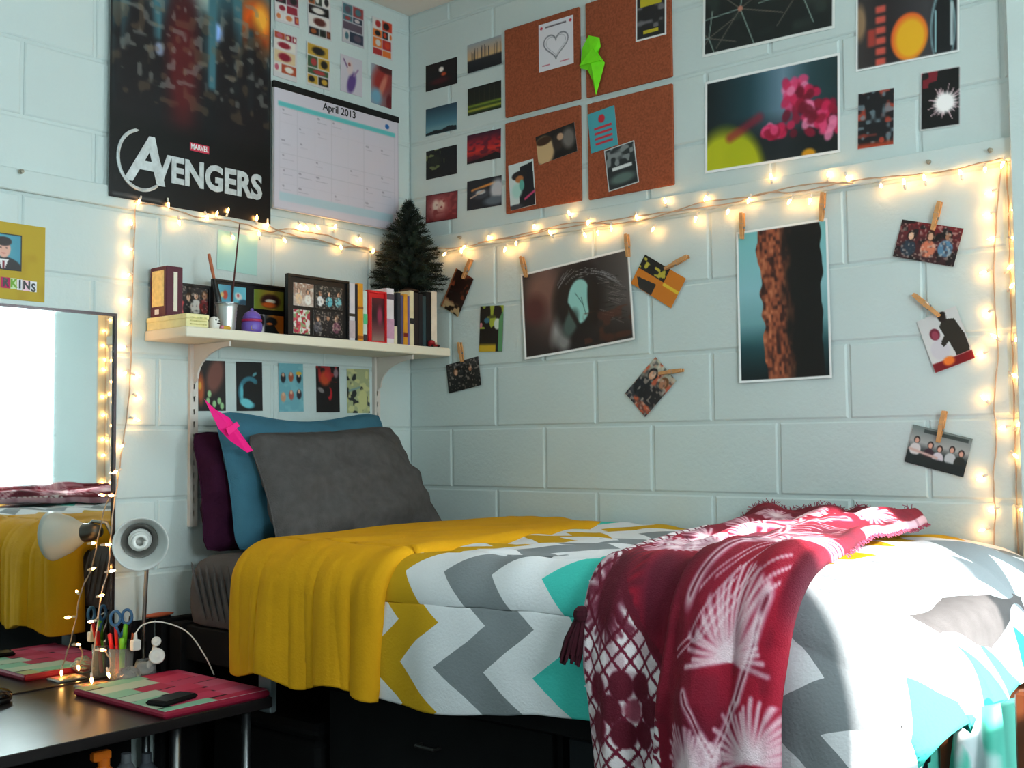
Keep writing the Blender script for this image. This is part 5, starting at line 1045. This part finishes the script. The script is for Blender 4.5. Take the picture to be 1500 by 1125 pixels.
# ================================================================== STRING LIGHTS
bm_ = MB().lathe([(0,0),(.0020,.0004),(.0033,.003),(.0036,.009),(.0024,.014),(.0008,.017),(0,.0175)],8,(0,0,0)); BME = mesh('bulb',bm_.v,bm_.f,True); BME.materials.append(BULB)
sm_ = MB().lathe([(0,-.012),(.0026,-.012),(.0034,-.006),(.0034,.001),(0,.001)],8,(0,0,0)); SME = mesh('socket',sm_.v,sm_.f,True); SME.materials.append(SOCKET)
def strand(lb, wires, bulbs, base):
    """wires: list of point lists (world); bulbs: list of (point, direction)"""
    t_ = thing('string_lights', lb, 'string lights', base, 'warm string lights')
    for wp in wires:
        wp = [Vector(tuple(p)) for p in wp]; P = smooth_path(wp,6); rs_ = np.random.RandomState(len(P)); obj('wire', MB().tube(P,.0016,5), WIRE, t_, smooth=True)
        Q = [p+Vector((.0018*math.sin(i*1.3),.0018*math.cos(i*1.3),.0022*math.sin(i*1.3+.8))) for i,p in enumerate(P)]; obj('wire', MB().tube(Q,.0013,5), WIRE, t_, smooth=True)
    for p, d in bulbs:
        o = bpy.data.objects.new('bulb', BME); COL.objects.link(o); o.parent = t_; o.location = Vector(tuple(p))-t_.location; q = Vector((0,0,1)).rotation_difference(Vector(d).normalized()); o.rotation_mode = 'QUATERNION'; o.rotation_quaternion = q
        s_ = bpy.data.objects.new('socket', SME); COL.objects.link(s_); s_.parent = o
    return t_
rb = np.random.RandomState(21)
def bdir(N_, down=.6): return Vector(N_)*rb.uniform(.0,.35)+Vector((0,0,-down if rb.rand() < .7 else .8))+Vector((rb.uniform(-.5,.5),rb.uniform(-.5,.5),0))*.6
HB_ = [(205,292),(246,296),(262,322),(302,315),(317,317),(333,312),(376,323),(392,326),(415,349),(439,329),(448,331),(464,331),(490,336),(500,366),(527,348),(546,371),(340,345),(380,346)]
wH = [wall_pt('H',x,y,.024) for x,y in [(196,296),(225,300),(250,305),(290,318),(330,322),(365,330),(395,340),(420,335),(450,340),(480,345),(515,358),(550,368),(572,366)]]
wH2 = [wall_pt('H',x,y,.023) for x,y in [(390,330),(430,345),(470,352),(500,362),(530,362),(560,372)]]
strand('warm string lights running along the strip under the film poster and calendar',[wH,wH2],[(wall_pt('H',x,y,.026),bdir(N_H)) for x,y in HB_],tuple(wH[5]))
LBs = [(653,370),(676,371),(681,360),(716,345),(741,362),(756,354),(783,329),(808,344),(835,316),(855,341),(875,338),(895,331),(862,322),(932,315),(958,333),(975,298),(1020,317),(1035,287),(1067,307),(1098,290),(1130,263),(1158,292),(1187,290),(1213,260),(1240,258),(1290,270),(1325,271),(1355,265),(1408,257),(1443,245),(1470,236)]
wL = [wall_pt('L',x,y,.024) for x,y in [(640,364),(680,362),(720,352),(760,348),(800,338),(850,330),(900,322),(950,314),(1000,308),(1040,302),(1080,296),(1120,282),(1160,282),(1200,275),(1240,266),(1290,260),(1340,256),(1390,250),(1440,238),(1472,232)]]
wL2 = [wall_pt('L',x,y,.0225) for x,y in [(700,356),(780,340),(840,326),(900,328),(960,318),(1030,296),(1100,288),(1180,270),(1250,268)]]
strand('warm string lights running along the strip of the long wall above the pegged photos',[wL,wL2],[(wall_pt('L',x,y,.026),bdir(N_L)) for x,y in LBs],tuple(wL[9]))
RB = [(1453,280),(1450,312),(1457,348),(1445,397),(1448,457),(1460,495),(1440,517),(1445,587),(1440,698),(1457,745),(1443,775),(1473,625)]; RB2 = [(1482,310),(1482,348),(1476,395),(1480,422),(1487,500),(1483,548),(1490,625),(1485,665),(1494,745)]
wR = [wall_pt('L',x,y,.014) for x,y in [(1468,236),(1462,290),(1458,350),(1456,400),(1458,460),(1462,520),(1456,590),(1460,640),(1455,700),(1458,750),(1456,800),(1462,850)]]
strand('warm string lights hanging down the long wall next to the pegged photos',[wR],[(wall_pt('L',x,y,.016),bdir(N_L,.3)+Vector((-.8,0,0))) for x,y in RB],tuple(wR[5]))
wR2 = [wall_pt('L',x,y,.014) for x,y in [(1474,236),(1477,300),(1479,370),(1481,440),(1483,510),(1485,580),(1487,650),(1489,720),(1491,790),(1493,860)]]
strand('warm string lights hanging down right beside the pier',[wR2],[(wall_pt('L',x,y,.016),bdir(N_L,.3)+Vector((.6,0,0))) for x,y in RB2],tuple(wR2[5]))
VB = [(193,330),(193,365),(190,402),(188,438),(188,473),(184,508),(185,545),(198,549),(200,580),(196,613),(180,652),(172,690)]
wV = [wall_pt('H',x,y,.014) for x,y in [(198,298),(197,340),(195,400),(193,460),(192,520),(189,580),(183,630),(177,670),(172,710)]]
vb = [(wall_pt('H',x,y,.016),bdir(N_H,.3)+Vector((0,.6 if x > 195 else -.6,0))) for x,y in VB]
desk_w = [(wV[-1].x+.01,wV[-1].y,wV[-1].z)]+[tuple(HW(x,y,o)) for x,y,o in [(166,745,.03),(162,790,.04),(158,835,.05),(148,872,.06),(142,920,.065),(136,965,.075),(134,990,.085)]]
desk_b = [(HW(x,y,o),Vector(d)) for x,y,o,d in [(166,726,.03,(.2,-.8,.1)),(154,798,.045,(.2,.8,.0)),(160,837,.055,(.2,.8,.1)),(146,873,.065,(.8,.2,.2)),(136,910,.065,(.2,-.9,.0)),(146,952,.07,(.2,.9,-.1)),(134,992,.085,(.1,0,-1)),(158,984,.085,(.1,.2,-1))]]
wD2 = [HW(x,y,o) for x,y,o in [(142,950,.068),(155,955,.075),(162,970,.08),(160,982,.085)]]
strand('warm string lights hanging beside the mirror down to the desk',[wV+[Vector(p) for p in desk_w[1:]],wD2],vb+desk_b,tuple(wV[0]))
